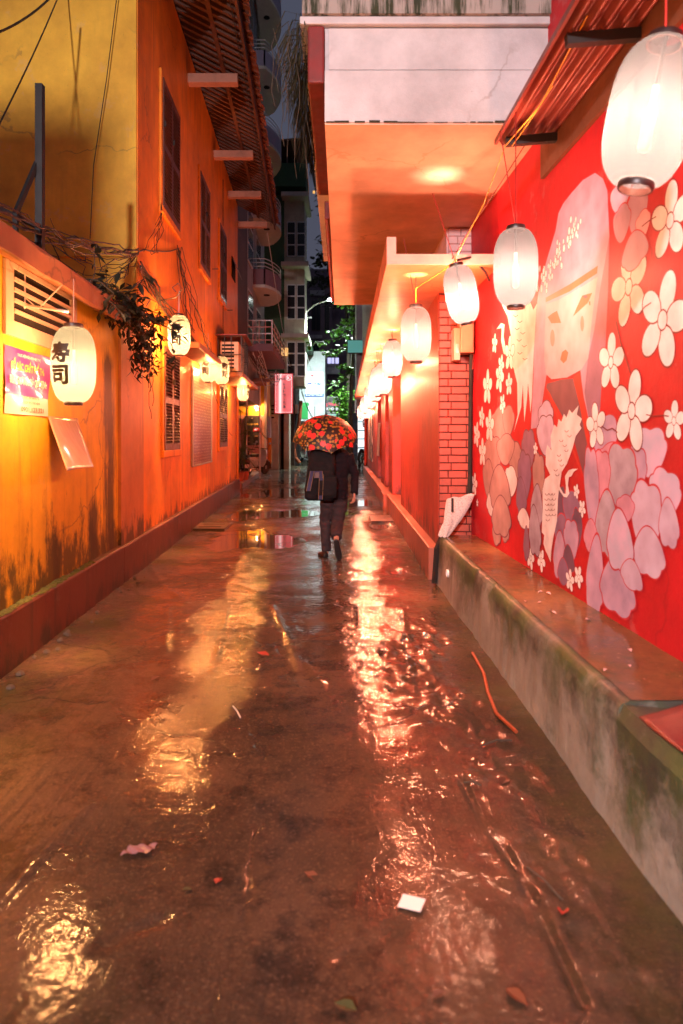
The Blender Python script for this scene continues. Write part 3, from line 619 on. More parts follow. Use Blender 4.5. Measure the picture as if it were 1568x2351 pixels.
painted('painted_crane', [('cream', [(840,385),(828,450),(862,480),(848,520),(860,545),(820,600),(800,680),(760,790),(722,850),(708,950),(735,1000),(750,1003),(752,950),(745,880),(770,838),(800,828),(836,828),(806,848),(790,880),(772,886),(766,940),(776,1000),(758,1028),(735,1022),(703,975),(695,1050),(690,1190),(665,1300),(650,1400),(645,1480),(625,1430),(610,1400),(595,1350),(600,1290),(583,1270),(590,1100),(588,980),(605,900),(642,870),(610,800),(612,700),(622,660),(650,700),(645,600),(672,520),(690,540),(700,480),(720,500),(738,445),(755,470),(775,415),(795,440)], BW, .030)])
painted('painted_crane', [('cream', [(305,1080),(345,1160),(370,1300),(378,1500)] + Bp([(388,130),(412,230),(415,450),(388,575),(440,400),(452,240),(462,505),(480,350),(488,230),(505,440),(515,330),(528,20)]) + [(545,1110),(550,1070),(525,1115),(480,1000),(400,1040)], AW, .012),
  ('cream', [(265,1250),(300,1205),(325,1215),(318,1300),(335,1400),(372,1380),(350,1435),(318,1420),(300,1330),(305,1240)], AW, .012)])
rngm = random.Random(21)
orn = MB()
for k in range(62):
    t = rngm.random(); x = 575 + 270*t + rngm.uniform(-38, 38); y = 940 - 470*t + rngm.uniform(-75, 75)*(1-.4*t); r_ = rngm.uniform(10, 17); lv = .013 + k*.00012
    c = AW(x, y, lv); rr = r_*.574/1.7423/F*c.y*1.3; orn.mi = 1; wp(orn, wall_ellipse((c.y, c.z), rr*1.2, rr*1.45, 0, 10), lv-.00006); orn.mi = 0; wp(orn, wall_ellipse((c.y, c.z), rr, rr*1.25, 0, 10), lv)
orn.build('painted_hair_ornament', [MP['white'], MP['mouth']], mw, fix=False)
def petal_pts(c, ry, rz, rot, ns, n=80):
    out = []; nl = 5 if ns < 4 else 7
    for k in range(n):
        t = 2*math.pi*k/n; s = math.sin(t); lob = .15*max(0, s+.25)*(abs(math.sin(nl*t*.5+.4))-.35)
        a = ry*math.cos(t)*(.80+.24*s)*(1+lob); b_ = rz*s*(1+lob)
        out.append((c[0] + a*math.cos(rot) - b_*math.sin(rot), c[1] + a*math.sin(rot) + b_*math.cos(rot)))
    return out
def peony(name, petals, lv, line='redline', st=.0026):
    keys = [line]; m_ = MB(); cyc = sum(q[1] for q in petals)/len(petals) + 60
    for i, (x, y, rx, ry, key) in enumerate(petals):
        if key not in keys: keys.append(key)
        c = BW(x, y, lv); w = abs(BW(x+rx, y, lv).y - BW(x-rx, y, lv).y)/2; h = ry*.574/1.7423/F*c.y
        ns = 3.5 if ry < 120 else 4.5; rot = rngm.uniform(-.15, .15)
        for s, mi, d in ((1.065, 0, 0), (1.0, keys.index(key), .0012)):
            m_.mi = mi; wp(m_, petal_pts((c.y, c.z), w*s*1.17, h*s*1.12, rot + (math.pi if y > cyc else 0), ns), lv + i*st + d)
    m_.build(name, [MP[k] for k in keys], mw, fix=False)
peony('painted_peony', [(1010,600,100,130,'lilac'),(1060,760,90,90,'pink'),(1330,720,120,150,'pale'),(1240,850,70,150,'lilac'),(1130,890,110,190,'grey'),(1000,880,60,150,'pink'),(935,1000,50,270,'lilac'),(1440,1010,110,150,'pale'),(1310,1180,110,220,'pinkl'),(1470,1200,70,150,'pinkl'),(1170,1110,60,80,'pink'),(1040,1200,80,200,'grey'),(930,1290,50,100,'pink'),(1330,1400,110,150,'pinkl'),(960,1560,60,250,'lilac'),(1110,1640,120,170,'lilac'),(1130,1320,90,190,'pale'),(1215,1560,75,90,'pinkl')], .010)
peony('painted_peony', [(290,520,70,100,'mauve'),(350,500,40,90,'mauve'),(400,780,45,110,'mauve'),(240,740,60,120,'mauve'),(330,700,60,90,'mauve'),(210,900,35,110,'mauve'),(370,920,40,90,'cream'),(240,1060,40,80,'cream'),(290,960,70,140,'mauve'),(270,1250,28,90,'mauve'),(330,1240,26,80,'mauve'),(300,1150,65,120,'mauve')], .008, 'sash')
peony('painted_peony', [(610,480,50,100,'pinkl'),(610,600,60,120,'pinkl'),(490,700,45,120,'hairs'),(460,900,45,160,'plum'),(440,1010,35,110,'plum'),(560,900,40,150,'mauve'),(550,1080,40,130,'grey'),(460,1170,42,60,'cream'),(535,1250,40,150,'grey'),(478,1340,20,100,'hairs')], .014, 'sash')
peony('painted_peony', [(720,1100,35,130,'dark'),(790,1120,60,110,'plum'),(830,1250,35,120,'dark'),(720,1280,50,110,'plum'),(790,1330,50,120,'lilac'),(710,1430,45,150,'lilac'),(770,1460,40,90,'dark'),(735,1540,40,80,'plum')], .008)
# thin brush lines: branches between blossoms, feathers on the crane
bl = MB()
def stroke(pts, w, lv, fr_=None):
    fr_ = fr_ or BW; pts = [Vector(p) for p in pts]; n = len(pts)
    for i in range(n-1):
        d = (pts[i+1]-pts[i]).normalized(); q = Vector((-d.y, d.x))*w; bl.add([fr_(*(pts[i]+q), lv), fr_(*(pts[i]-q), lv), fr_(*(pts[i+1]-q), lv), fr_(*(pts[i+1]+q), lv)], [(0,1,2,3)], True)
stroke([(1310,450),(1360,462),(1420,455),(1470,462)], 4, .034); stroke([(1000,530),(1040,560),(1075,545),(1110,575)], 4, .034); stroke([(1100,-200),(1130,-60),(1170,60),(1200,160)], 3.5, .034); stroke([(1260,-250),(1300,-300),(1345,-330)], 3.5, .034); stroke([(1280,-860),(1330,-900),(1380,-930)], 3.5, .034)
for k in range(26):
    x = 620 + (k % 3)*22 + rngm.uniform(-6,6) + (120 if k > 15 else 0); y = 1000 + (k//3)*36 if k <= 15 else 560 + (k-16)*34; x += 0 if k <= 15 else -(k-16)*8
    stroke([(x-13,y),(x-8,y+9),(x,y+12),(x+9,y+8),(x+13,y-2)], 1.6, .040)
for (x, y) in ((400,1150),(430,1190),(410,1240),(450,1270),(425,1320),(460,1360),(430,1410),(465,1450)):
    stroke([(x-15,y-1393.7),(x,y+14-1393.7),(x+18,y-1393.7)], 1.8, .034)
bl.build('painted_lines', MP['line'], mw, fix=False)
# hanging petals behind the nearest lantern
peony('painted_peony', [(x, y-1393.7, a, b_, k_) for x, y, a, b_, k_ in ((1130,330,70,100,'pinkl'),(1250,430,70,170,'hair'),(1140,520,60,110,'hair'),(1290,520,50,80,'face'),(1230,690,90,110,'hair'))], .008)
# ------------------------------------------------------------------ right: red house
rh = thing('red_house', (1.6, 16, 0), 'long red painted house with brick corner, recessed doors and low canopy', 'building')
def rb(nm, m, *a, parent=None, bevel=0): return MB().box(*a).build(nm, m, parent or rh, bevel=bevel)
rb('plinth', M['redplinth'], 1.0, 1.3, 7.86, 15.2, -.08, .37, bevel=.015)
rb('plinth_slab', M['redplinth'], .93, 1.3, 15.2, 16.2, -.08, .36, bevel=.015)
rb('plinth', M['redplinth'], .96, 1.3, 16.2, 30.5, -.08, .36, bevel=.015)
rb('wall', M['redwall'], 1.12, 1.75, 7.87, 12.9, .371, 3.3)
rb('back_wall', M['redwall'], 1.46, 1.9, 12.9, 21.1, .371, 3.3)
for y0, y1 in ((15.0, 16.2), (17.5, 19.3)): rb('pier', M['redwall'], 1.12, 1.46, y0, y1, .372, 3.3, bevel=.01)
rb('wall', M['redwall'], 1.12, 1.6, 21.1, 30.5, .372, 3.3)
for y0, y1 in ((12.9, 15.0), (16.2, 17.5), (19.3, 21.1)):
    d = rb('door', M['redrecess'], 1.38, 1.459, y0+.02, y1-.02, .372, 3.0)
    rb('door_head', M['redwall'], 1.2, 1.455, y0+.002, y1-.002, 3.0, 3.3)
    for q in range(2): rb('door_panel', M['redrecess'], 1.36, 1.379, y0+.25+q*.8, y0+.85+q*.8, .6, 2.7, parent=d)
# patterned panel near the far end
wm = N('brush_painted_panel'); f = wm.noise(1, 4, .6, wm.map(wm.pos, (6, 4, 1.6)), 1.5); wm.set(col=wm.mix(wm.ramp(f, [(.47,0),(.53,1)]), (.03,.03,.035), (.72,.60,.52)), rough=.5)
MB().box(1.095, 1.118, 24.4, 27.9, .75, 2.6).build('painted_panel', wm.m, rh)
for k, x in enumerate((1.04, 1.08)): MB().tube([(x, 29.8+.3*k, -.02), (x, 29.8+.3*k, 3.28)], .05, 8).build('rain_pipe', M['redwall'], rh)
# low canopy over the lanterns
def CE(y): return .436 + (y-6.57)*.0059
cz0, cz1 = 3.30, 3.40
MB().loft([[(CE(y), y, cz0), (1.75, y, cz0), (1.75, y, cz1), (CE(y), y, cz1)] for y in (6.60, 12, 18, 24, 30.2)]).build('canopy', M['redslab'], rh)
MB().loft([[(CE(y), y, cz1+.001), (CE(y)+.09, y, cz1+.001), (CE(y)+.09, y, cz1+.165), (CE(y), y, cz1+.165)] for y in (6.60, 14, 22, 30.2)]).build('canopy_upstand', M['redslab'], rh)
cf = MB(); cf.prism([(CE(6.57), 6.57, cz0+.002), (1.52, 6.57, cz0+.002), (1.52, 6.57, cz1), (CE(6.57)+.09, 6.57, cz1), (CE(6.57)+.09, 6.57, cz1+.164), (CE(6.57), 6.57, cz1+.164)], (0, .028, 0))
cf.build('canopy_front', M['pinkslab'], rh)
# brick corner facing down the alley
rb('brick_core', M['mortar'], 1.122, 1.52, 7.862, 7.869, .372, 3.299)
rb('pale_brick_core', M['mortarp'], 1.23, 1.62, 7.862, 7.869, 3.41, 4.06)
rb('upper_pale_wall', M['brickpale'], 1.21, 2.0, 7.87, 9.0, 3.41, 4.06)
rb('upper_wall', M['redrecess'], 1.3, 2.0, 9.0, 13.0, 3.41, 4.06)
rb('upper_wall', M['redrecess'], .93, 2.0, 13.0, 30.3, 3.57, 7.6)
def brickmesh(w, m):
    b_ = MB(); h = .0755; d = .022; c = .004
    b_.loft([[Vector((x*(w/2-e), y, z*(h/2-e))) for x, z in ((-1,-1),(1,-1),(1,1),(-1,1))] for y, e in ((d, 0), (c, 0), (0, c))])
    return mesh_only(b_, 'brick', m)
rngk = random.Random(12)
def brickwall(parent, x0, x1, z0, z1, y, m, full=.2, pitch=.088):
    cache = {}; row = 0; z = z0 + pitch/2
    while z + pitch/2 <= z1 + .01:
        x = x0 - (full/2 if row % 2 else .07)
        while x < x1 - .012:
            a, b_ = max(x, x0), min(x+full, x1)
            if b_-a > .03:
                w = round(b_-a-.010, 3)
                if w not in cache: cache[w] = brickmesh(w, m)
                inst(cache[w], parent, ((a+b_)/2, y - rngk.uniform(.010, .016), z), (0, rngk.uniform(-.006,.006), 0), name='brick')
            x += full
        z += pitch; row += 1
brickwall(rh, 1.122, 1.515, .372, 3.29, 7.862, M['brick'], .21)
brickwall(rh, 1.232, 1.60, 3.42, 4.05, 7.862, M['brickpale'], .21)
# ------------------------------------------------------------------ big concrete balcony overhead
bs = thing('concrete_balcony', (.7, 9, 4.05), 'broad concrete balcony slab with white front edge and orange underside overhead', 'balcony')
MB().box(-.13, 1.95, 5.29, 12.46, 4.07, 4.80).build('slab', M['slabwhite'], bs)
MB().box(-.128, 1.94, 5.27, 12.455, 4.05, 4.068).build('soffit', M['soffit'], bs)
MB().box(-.10, 1.95, 5.262, 5.288, 4.47, 4.79).build('upper_fascia', M['slabwhite'], bs, bevel=.004)
MB().box(-.13, 1.95, 5.255, 5.288, 4.062, 4.464).build('lower_fascia', M['slabwhite'], bs, bevel=.004)
MB().box(-.32, 1.95, 5.22, 12.3, 4.80, 4.86).build('cornice', M['slabwhite'], bs, bevel=.01)
MB().box(-.30, 1.95, 5.19, 12.2, 4.861, 5.6).build('mossy_ledge', M['mossledge'], bs)
MB().box(-.26, -.132, 5.24, 7.7, 4.36, 4.799).build('red_edge', M['slabred'], bs, bevel=.015)
MB().box(-.19, -.131, 7.7, 12.4, 4.10, 4.30).build('side_drip_edge', M['slabred'], bs, bevel=.01)
mb = MB(); rng = random.Random(41); x = -.12
while x < 1.3:
    w_ = rng.uniform(.03, .12); h_ = rng.uniform(.006, .020)*(1 if x < .35 or x > 1.0 else .4); mb.box(x, x+w_, 5.249, 5.2545, 4.058, 4.058+h_); x += w_*rng.uniform(.9, 1.6)
mb.build('mold_line', M['mold'], bs, kind='stuff')
mb = MB(); rng = random.Random(31)
for k in range(520):
    y = rng.uniform(5.2, 7.6); u_ = max(0, 1-(y-5.2)/2.6); x = -.27 - rng.random()**2*.06; z = rng.uniform(4.55, 4.9)
    L = rng.uniform(.08, .40)*(.35+.75*u_); out = rng.uniform(.01, .20)*(.4+u_*.8); w = rng.uniform(.0015, .0035); dy = rng.uniform(-.15, .15)
    p0 = Vector((x, y, z)); p1 = p0 + Vector((-out*.6, dy*.5, .03)); p2 = p0 + Vector((-out, dy, -L*.55)); p3 = p0 + Vector((-out*rng.uniform(.8,1.15), dy*1.3, -L))
    a = Vector((w, w, 0)); mb.add([p0-a, p0+a, p1+a, p1-a, p2+a*.8, p2-a*.8, p3], [(0,1,2,3), (3,2,4,5), (5,4,6)], True)
hg = thing('hanging_grass', (-.3, 5.6, 4.6), 'dry grass and roots trailing over the edge of the overhead balcony', 'plant')
mb.build('blades', M['grass'], hg, kind='stuff', fix=False)
mb = MB()
for k in range(14):
    y = rng.uniform(5.0, 6.6); x = -.30-rng.random()*.22; z = 4.7; pts = [(x, y, z)]; L = rng.uniform(.45, .85)
    for q in range(5): pts.append((pts[-1][0]+rng.uniform(-.03,.03), pts[-1][1]+rng.uniform(-.03,.03), pts[-1][2]-L/5))
    mb.tube(pts, .0025, 4)
mb.build('roots', M['bark'], hg, kind='stuff')
# ------------------------------------------------------------------ tin awning over the mural
aw = thing('tin_awning', (1.4, 3, 3.85), 'red corrugated tin awning on dark purlins above the mural', 'awning')
def AE(y): return 1.235 - .0163*y
def cor(u, y):
    x = AE(y) + u*(1.66-.0395*(y-5)-AE(y)); return (x, y, 3.845 + .05*u + .022*math.sin(u*2*math.pi*6))
MB().grid(lambda u, v: cor(u, -2 + v*7.12), 96, 8).build('sheet', M['tin'], aw, smooth=True, fix=False).modifiers.new('t', 'SOLIDIFY').thickness = .003
for y in (5.0, 3.72, 2.4):
    MB().bar((AE(y)+.05, y, 3.80), (1.62-.0395*(y-5), y, 3.835), .05, .06).build('purlin', M['black'], aw)
MB().bar((AE(-2)+.0, -2, 3.84), (AE(5.1), 5.1, 3.84), .02, .035).build('edge_trim', M['tin'], aw)
# ------------------------------------------------------------------ lanterns
LR, LH = .160, .275
def lprof(t): return LR*max(.0, 1-abs(t)**3.3)**.5*.60 + LR*.40*(1 - .0*abs(t))*max(0, 1-abs(t)**6)**.5
def rad(z):
    t = max(-1, min(1, z/LH)); r0 = .068
    return r0 + (LR-r0)*max(0, 1-abs(t)**3.0)**.62
def make_lantern(kanji, ribs=34):
    root = thing('paper_lantern', (0,0,0), 'x', 'lantern'); pr = []
    n = ribs*2
    for k in range(n+1):
        z = -LH + 2*LH*k/n; pr.append((rad(z)*(1 - (.034 if k % 2 else 0)), z))
    MB().lathe(pr, 40, cap=False).build('paper', M['paper'], root, smooth=True, angle=180)
    for nm, z, r_, h in (('top_ring', LH-.006, .066, .034), ('bottom_ring', -LH-.022, .064, .028)):
        MB().loft([[Vector((q*math.cos(a), q*math.sin(a), zz)) for a in np.linspace(0, 2*math.pi, 29)[:-1]] for q, zz in ((r_, z), (r_+.004, z+h/2), (r_, z+h), (r_-.006, z+h), (r_-.006, z), (r_, z))], cap=False).build(nm, M['lacquer'], root, smooth=True)
    MB().lathe([(.004,-.15), (.018,-.145), (.026,-.13), (.026,.0), (.018,.03), (.013,.05), (.013,.11)], 12, (0,0,0)).build('bulb', M['bulb'], root, smooth=True)
    MB().tube([(0,0,.08), (0,0,LH+.03)], .008, 6).build('bulb_socket', M['lacquer'], root)
    if kanji:
        m_ = MB()
        for ch, zc in (('寿', .078), ('司', -.085)):
            vs, fs = text_verts(ch, 1.0, .040); a = np.array(vs); cx_, cy_ = (a[:,0].min()+a[:,0].max())/2, (a[:,1].min()+a[:,1].max())/2
            bm = bmesh.new(); bv = [bm.verts.new(((x-cx_)*.155, 0, (y-cy_)*.150)) for x, y, z in vs]
            for f in fs:
                try: bm.faces.new([bv[i] for i in f])
                except ValueError: pass
            for _ in range(3):
                le = [e for e in bm.edges if e.calc_length() > .022]
                if le: bmesh.ops.subdivide_edges(bm, edges=le, cuts=1); bmesh.ops.triangulate(bm, faces=bm.faces[:])
            bm.verts.index_update(); n0 = len(m_.v)
            pts = []
            for v in bm.verts:
                z = v.co.z + zc; th = -math.pi/2 + v.co.x/LR; r_ = rad(z) + .0025; pts.append((r_*math.cos(th), r_*math.sin(th), z))
            m_.add(pts, [[v.index for v in f.verts] for f in bm.faces], True); bm.free()
        m_.build('lettering', M['ink'], root, fix=False)
    ld = bpy.data.lights.new('bulb_light', 'POINT'); ld.energy = LANTERN_W; ld.color = LAMP_COL; ld.shadow_soft_size = .045
    lo = bpy.data.objects.new('bulb_light', ld); COL.objects.link(lo); lo.parent = root; lo.location = (0,0,-.05)
    return root
protoK = make_lantern(True); protoP = make_lantern(False, 34); usedK = usedP = False
def put_lantern(kanji, c, rz, label, group, tilt=(0,0), scale=1.0, cord_top=None, cm=None, power=1, col=None):
    global usedK, usedP
    if kanji: o = copy_tree(protoK) if usedK else protoK; usedK = True
    else: o = copy_tree(protoP) if usedP else protoP; usedP = True
    o.location = c; o.rotation_euler = (tilt[0], tilt[1], rz); o.scale = (scale,)*3; tag(o, label, 'lantern', group)
    if not kanji and power >= .75: power = max(power, 1.0001)
    if power != 1:
        for ch in o.children:
            if ch.type == 'LIGHT': ch.data = ch.data.copy(); ch.data.energy = LANTERN_W*power; ch.data.color = (1,.41,.26) if power < .75 else ((1,.42,.15) if power < 1 else (LAMP_COL if kanji else LAMP_RED))
            if ch.type == 'LIGHT' and col: ch.data.color = col
    if cord_top is not None:
        mat_ = Matrix.LocRotScale(Vector(c), o.rotation_euler, o.scale); a = mat_ @ Vector((0,0,LH+.02)); inv = mat_.inverted()
        m_ = MB(); m_.tube([inv @ a, inv @ Vector(cord_top)], .004, 5); q = m_.build('cord', cm or M['redwire'], None); q.parent = o; q.data.transform(Matrix.Translation(q.location)); q.location = (0,0,0)
        mb_ = MB()
    return o
GL, GR = 'lettered lanterns along the yellow wall', 'plain lanterns along the red house'
def lant(xc, yc, Y): return P(xc, yc, Y)
c = lant(169, 838, 5.02); put_lantern(True, c, R(-16), 'nearest lettered paper lantern, hung below the louvred vent', GL, cord_top=(c.x, c.y, 2.80), cm=M['steel'], power=.9)
c = lant(411, 770, 9.6); put_lantern(True, c, R(-3), 'lettered paper lantern half hidden by the hanging vine', GL, cord_top=(c.x-.02, c.y, c.z+.46), power=1.6)
c = lant(478, 843, 12.7); put_lantern(True, c, R(-10), 'lettered lantern overlapping its neighbour before the menu board', GL, cord_top=(c.x, c.y, 3.02), power=1.15)
c = lant(509, 851, 13.9); put_lantern(True, c, R(34), 'lettered lantern just right of the one before the menu board', GL, cord_top=(c.x, c.y, c.z+.5), power=1.15)
c = lant(558, 896, 17.9); put_lantern(True, c, R(68), 'farthest lantern of the yellow house, at its far corner above the palms', GL, cord_top=(c.x, c.y, 3.01), power=1.15)
c = Vector(LW(3.2, .36, 2.15)); put_lantern(True, c, R(-20), 'lettered lantern beyond the left edge of the picture', GL, cord_top=(c.x, c.y, 2.80), cm=M['steel'], power=1.0001, col=(1,.52,.14))
c = lant(1493, 262, 2.62); put_lantern(False, c, 0, 'biggest lantern, hanging at the upper right corner under the awning', GR, (0, R(11.5)), cord_top=(c.x+.07, c.y, 3.86), power=.62)
c = lant(1184, 615, 4.6); put_lantern(False, c, .3, 'plain lantern on a red cord before the painted face', GR, (0,0), .93, cord_top=(c.x, c.y, 3.83), power=.45)
c = lant(1059, 676, 6.42); put_lantern(False, c, .5, 'tilted lantern on a yellow wire beside the cream meter box', GR, (0, R(-13)), .97, cord_top=(c.x-.06, c.y, c.z+.36), cm=M['yellowwire'], power=.7)
c = lant(955, 768, 7.0); put_lantern(False, c, .1, 'lantern under the near end of the low canopy, right of the smaller row', GR, cord_top=(c.x, c.y, 3.30), power=1.05)
for k, (x, yb, Y, lb) in enumerate(((901,868,10.6,'fourth lantern before the brick corner, right under the canopy'), (880,908,12.2,'low bright lantern at the front of the far receding row'), (868,912,13.2,'lantern tucked behind the front one of the far row'), (861,923,14.8,'third lantern back in the far receding row'), (850,939,18.0,'brightest lantern midway along the far receding row'), (838,951,22.3,'small lantern two thirds down the far row'), (843,962,25.0,'small lantern nearest the red wall at the end of the row'), (829,963,27.2,'last lantern of the row beside the blue guesthouse sign'))):
    z = PZ(yb, Y) + .30; put_lantern(False, (PX(x, Y), Y, z), k*.4, lb, GR, (0, 0), cord_top=(PX(x, Y), Y, 3.30), power=1.5)
# ------------------------------------------------------------------ street beyond the alley
pf = thing('porch', (-4.5, 27, 0), 'low tiled porch with a step beyond the far corner of the yellow house', 'porch')
MB(LW).box(21.6, 33.8, -6, 0, -.08, .17).build('platform', M['step'], pf, bevel=.015)
MB(LW).box(20.14, 21.58, -3, -.05, -.08, .20).build('step', M['redplinth'], pf, bevel=.015)
# orange restaurant front with floral tiles
rs = thing('restaurant_front', (-4.6, 30.5, 0), 'orange restaurant front with pink floral tiles behind the porch', 'building')
rb2 = lambda nm, m, *a, p=rs, bv=0: MB().box(*a).build(nm, m, p, bevel=bv)
rb2('upper_wall', M['yellow_up'], -9, -3.45, 30.5, 33, 2.6, 4.4)
rb2('tiled_wall', M['floral'], -9, -3.40, 30.45, 33, .17, 2.6)
rb2('drain_pipe', M['rail'], -3.42, -3.32, 30.3, 30.4, .17, 4.2)
rb2('gate_post', M['orange'], -3.62, -3.25, 31.6, 32, .17, 1.6)
bn_ = thing('food_banner', (-4.0, 30.3, 1.2), 'charcoal food banner with gold heading on the floral wall', 'banner')
bx0, bx1, bz0, bz1 = PX(561,30.3), PX(597,30.3), PZ(1022,30.3), PZ(954,30.3)
MB().box(bx0, bx1, 30.36, 30.38, bz0, bz1).build('cloth', M['banner'], bn_)
m_ = MB(); text_on(m_, 'GOLDEN HOUR', ((bx0+bx1)/2, 30.35, bz1-.42), (1,0,0), (0,0,1), .085, .55, .012); m_.build('heading', M['txtgold'], bn_, fix=False)
m_ = MB(); text_on(m_, '40%', ((bx0+bx1)/2+.17, 30.345, bz1-.66), (1,0,0), (0,0,1), .09, .17, .01); m_.build('discount', M['txtwhite'], bn_, fix=False)
m_ = MB(); m_.box(bx1-.32, bx1-.04, 30.352, 30.359, bz1-.70, bz1-.54); m_.build('red_patch', M['txtred'], bn_)
fm = simple('food_photo', (.42,.20,.08), .5, var=.5, vs=30, bump=0)
for i in range(2):
    for j in range(3):
        if i == 1 and j == 0: continue
        MB().lathe([(.02,0),(.09,.004),(.05,.02)], 10, ((bx0+.18+i*.33), 30.345, bz1-.66-j*.26)).build('dish_picture', fm, bn_)
MB().lathe([(.005,0),(.06,.001),(.055,.008)], 14, ((bx0+bx1)/2-.02, 30.345, bz1-.13)).build('badge', M['white'], bn_)
aw2 = thing('plank_awning', (-3.9, 27, 3.6), 'brown slatted awning over the restaurant porch', 'awning')
for k in range(9):
    t = k/8; MB().box(PX(563,25.5), PX(612,25.5)+t*.04, 25.4+t*2.8, 25.4+t*2.8+.3, PZ(878,25.5)+t*.34, PZ(878,25.5)+t*.34+.05).build('plank', M['bracket'], aw2)
MB().box(PX(563,25.4), PX(612,25.4), 25.32, 25.39, PZ(880,25.4)-.10, PZ(880,25.4)+.0).build('fascia', M['bracket'], aw2)
for x in (-3.55, -3.05): MB().tube([(x, 25.5, .1 if x > -3.3 else .17), (x, 25.5, PZ(880,25.5)-.05)], .03, 6).build('post', M['rail'], aw2)
# grey block of flats with bowed balconies
gb = thing('grey_apartment_block', (-5, 27, 0), 'dim grey apartment block with stacked bowed balconies above the alley', 'building')
FX = lambda y: -3.36 - .0457*(y-24)
MB().loft([[(FX(y), y, 3.0), (-10, y, 3.0), (-10, y, 20.5), (FX(y), y, 20.5)] for y in (23.9, 33.6)]).build('wall', M['grey'], gb)
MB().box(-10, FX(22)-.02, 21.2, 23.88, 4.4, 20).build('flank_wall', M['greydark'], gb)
MB().box(-10, -3.6, 31.0, 33.6, 0, 2.98).build('ground_floor', M['beige'], gb)
for z in (5.0, 8.0, 10.9, 13.9, 16.8):
    for y0, y1 in ((24.5, 25.9), (28.3, 29.8)):
        w = MB().box(FX(y0)-.02, FX(y0)+.03, y0, y1, z, z+2.0).build('window', M['rail'], gb)
        for a, b_ in ((y0+.06, (y0+y1)/2-.03), ((y0+y1)/2+.03, y1-.06)):
            for q in range(3): MB().box(FX(y0)+.031, FX(y0)+.04, a, b_, z+.06+q*.65, z+.62+q*.65).build('pane', M['pane'], w)
def bow(zb, mat_par, y0=27, y1=31):
    n = 14; pl = []
    for k in range(n+1):
        t = k/n; y = y0 + (y1-y0)*t; o = .48 + .55*math.sin(math.pi*min(1, t*1.02))**.8 if t < .97 else .35
        pl.append((FX(y)+o, y))
    pl = [(FX(y0)-.05, y0)] + pl + [(FX(y1)-.05, y1)]
    b_ = MB().prism([(x, y, zb) for x, y in pl], (0,0,.12)).build('balcony_floor', M['balsoff'], gb)
    m2 = MB()
    for (xa, ya), (xb, yb) in zip(pl[:-1], pl[1:]):
        m2.prism([(xa,ya,zb+.121),(xb,yb,zb+.121),(xb-.06,yb,zb+.121),(xa-.06,ya+.001,zb+.121)], (0,0,.62))
    m2.build('parapet', mat_par, b_)
    for q in range(3): MB().tube([(x-.03, y, zb+.84+q*.15) for x, y in pl], .018, 5).build('rail', M['rail'], b_)
    MB().lathe([(.13,0),(.12,.03)], 12, (FX(28.4)+.45, 28.4, zb-.032)).build('ceiling_lamp', M['hole'], b_)
for zb, mp in ((7.55, M['lilacd']), (10.3, M['lilac']), (13.3, M['lilac']), (16.2, M['lilac']), (19.1, M['lilac'])): bow(zb, mp)
# lowest straight balcony with pink rail
lb_ = MB().prism([(FX(24)-.05,24,4.66),(FX(24)+.95,24,4.66),(FX(30.5)+1.15,30.5,4.66),(FX(30.5)-.05,30.5,4.66)], (0,0,.26)).build('balcony_floor', M['lilacd'], gb)
cor4 = [(FX(24)+.02,24.03), (FX(24)+.92,24.03), (FX(30.5)+1.12,30.45)]
for q in range(4): MB().tube([(x, y, 5.05+q*.23) for x, y in cor4], .02, 5).build('rail', M['pinkrail'] if q % 2 == 0 else M['rail'], lb_)
for k in range(7):
    t = k/6; p = Vector((FX(24)+.92, 24.03, 4.92)).lerp(Vector((FX(30.5)+1.12, 30.45, 4.92)), t); MB().tube([p, p+Vector((0,0,.85))], .018, 5).build('baluster', M['rail'], lb_)
for k in range(5): MB().tube([(FX(24)+.02+k*.22, 24.03, 4.92), (FX(24)+.02+k*.22, 24.03, 5.75)], .016, 5).build('baluster', M['pinkrail'], lb_)
rb2('shop_glazing', M['whitewall'], -5.2, FX(24.5)-.1, 24.3, 24.4, 3.3, 4.6, p=gb)
# green and ivory tower house
gh = thing('green_ivory_house', (-4, 38, 0), 'tall narrow green and ivory house with roof terrace behind the grey block', 'building')
g = lambda nm, m, *a, p=gh: MB().box(*a).build(nm, m, p)
g('ivory_wall', M['ivory'], -3.1, PX(699,37), 37.0, 39.4, 4.4, 14.7); g('green_wall', M['green'], -8, -3.1, 36.9, 39.4, 0, 14.7)
g('green_parapet', M['green'], -8, PX(703,36.6), 36.2, 39.6, PZ(434,36.6), PZ(381,36.6))
for z in (6.4, 10.2, 13.9): g('floor_slab', M['balsoff'], -3.2, PX(714,37)-.1, 36.1, 39.7, z+.5, z+.72)
for z in (4.9, 8.0, 11.4):
    for x0 in (-2.95, -2.42):
        w = g('window', M['rail'], x0, x0+.46, 36.95, 36.999, z, z+1.9)
        for q in range(3): MB().box(x0+.04, x0+.42, 36.94, 36.949, z+.05+q*.62, z+.6+q*.62).build('pane', M['pane'], w)
tr = MB().loft([[(-4, y, 17.4), (PX(705,36.6), y, 17.6), (PX(722,36.6), y, 15.9), (PX(719,36.6), y, 15.85), (PX(703,36.6), y, 17.5), (-4, y, 17.3)] for y in (36.3, 39.6)]).build('terrace_roof', M['eave'], gh)
g('terrace_back', M['hole'], -6, -2.6, 38.5, 39.4, PZ(381,36.6), 17.35)
for x in (-2.9, -2.25): MB().tube([(x, 36.5, 16), (x, 36.5, 17.45)], .05, 6).build('terrace_post', M['eave'], gh)
g('wall_lamp_glow', M['warmlit'], PX(719,39)-.02, PX(719,39)+.10, 39, 39.1, PZ(443,39), PZ(438,39))
g('lit_window', M['warmlit'], PX(645,36.5), PX(660,36.5), 36.8, 36.88, PZ(815,36.5), PZ(797,36.5))
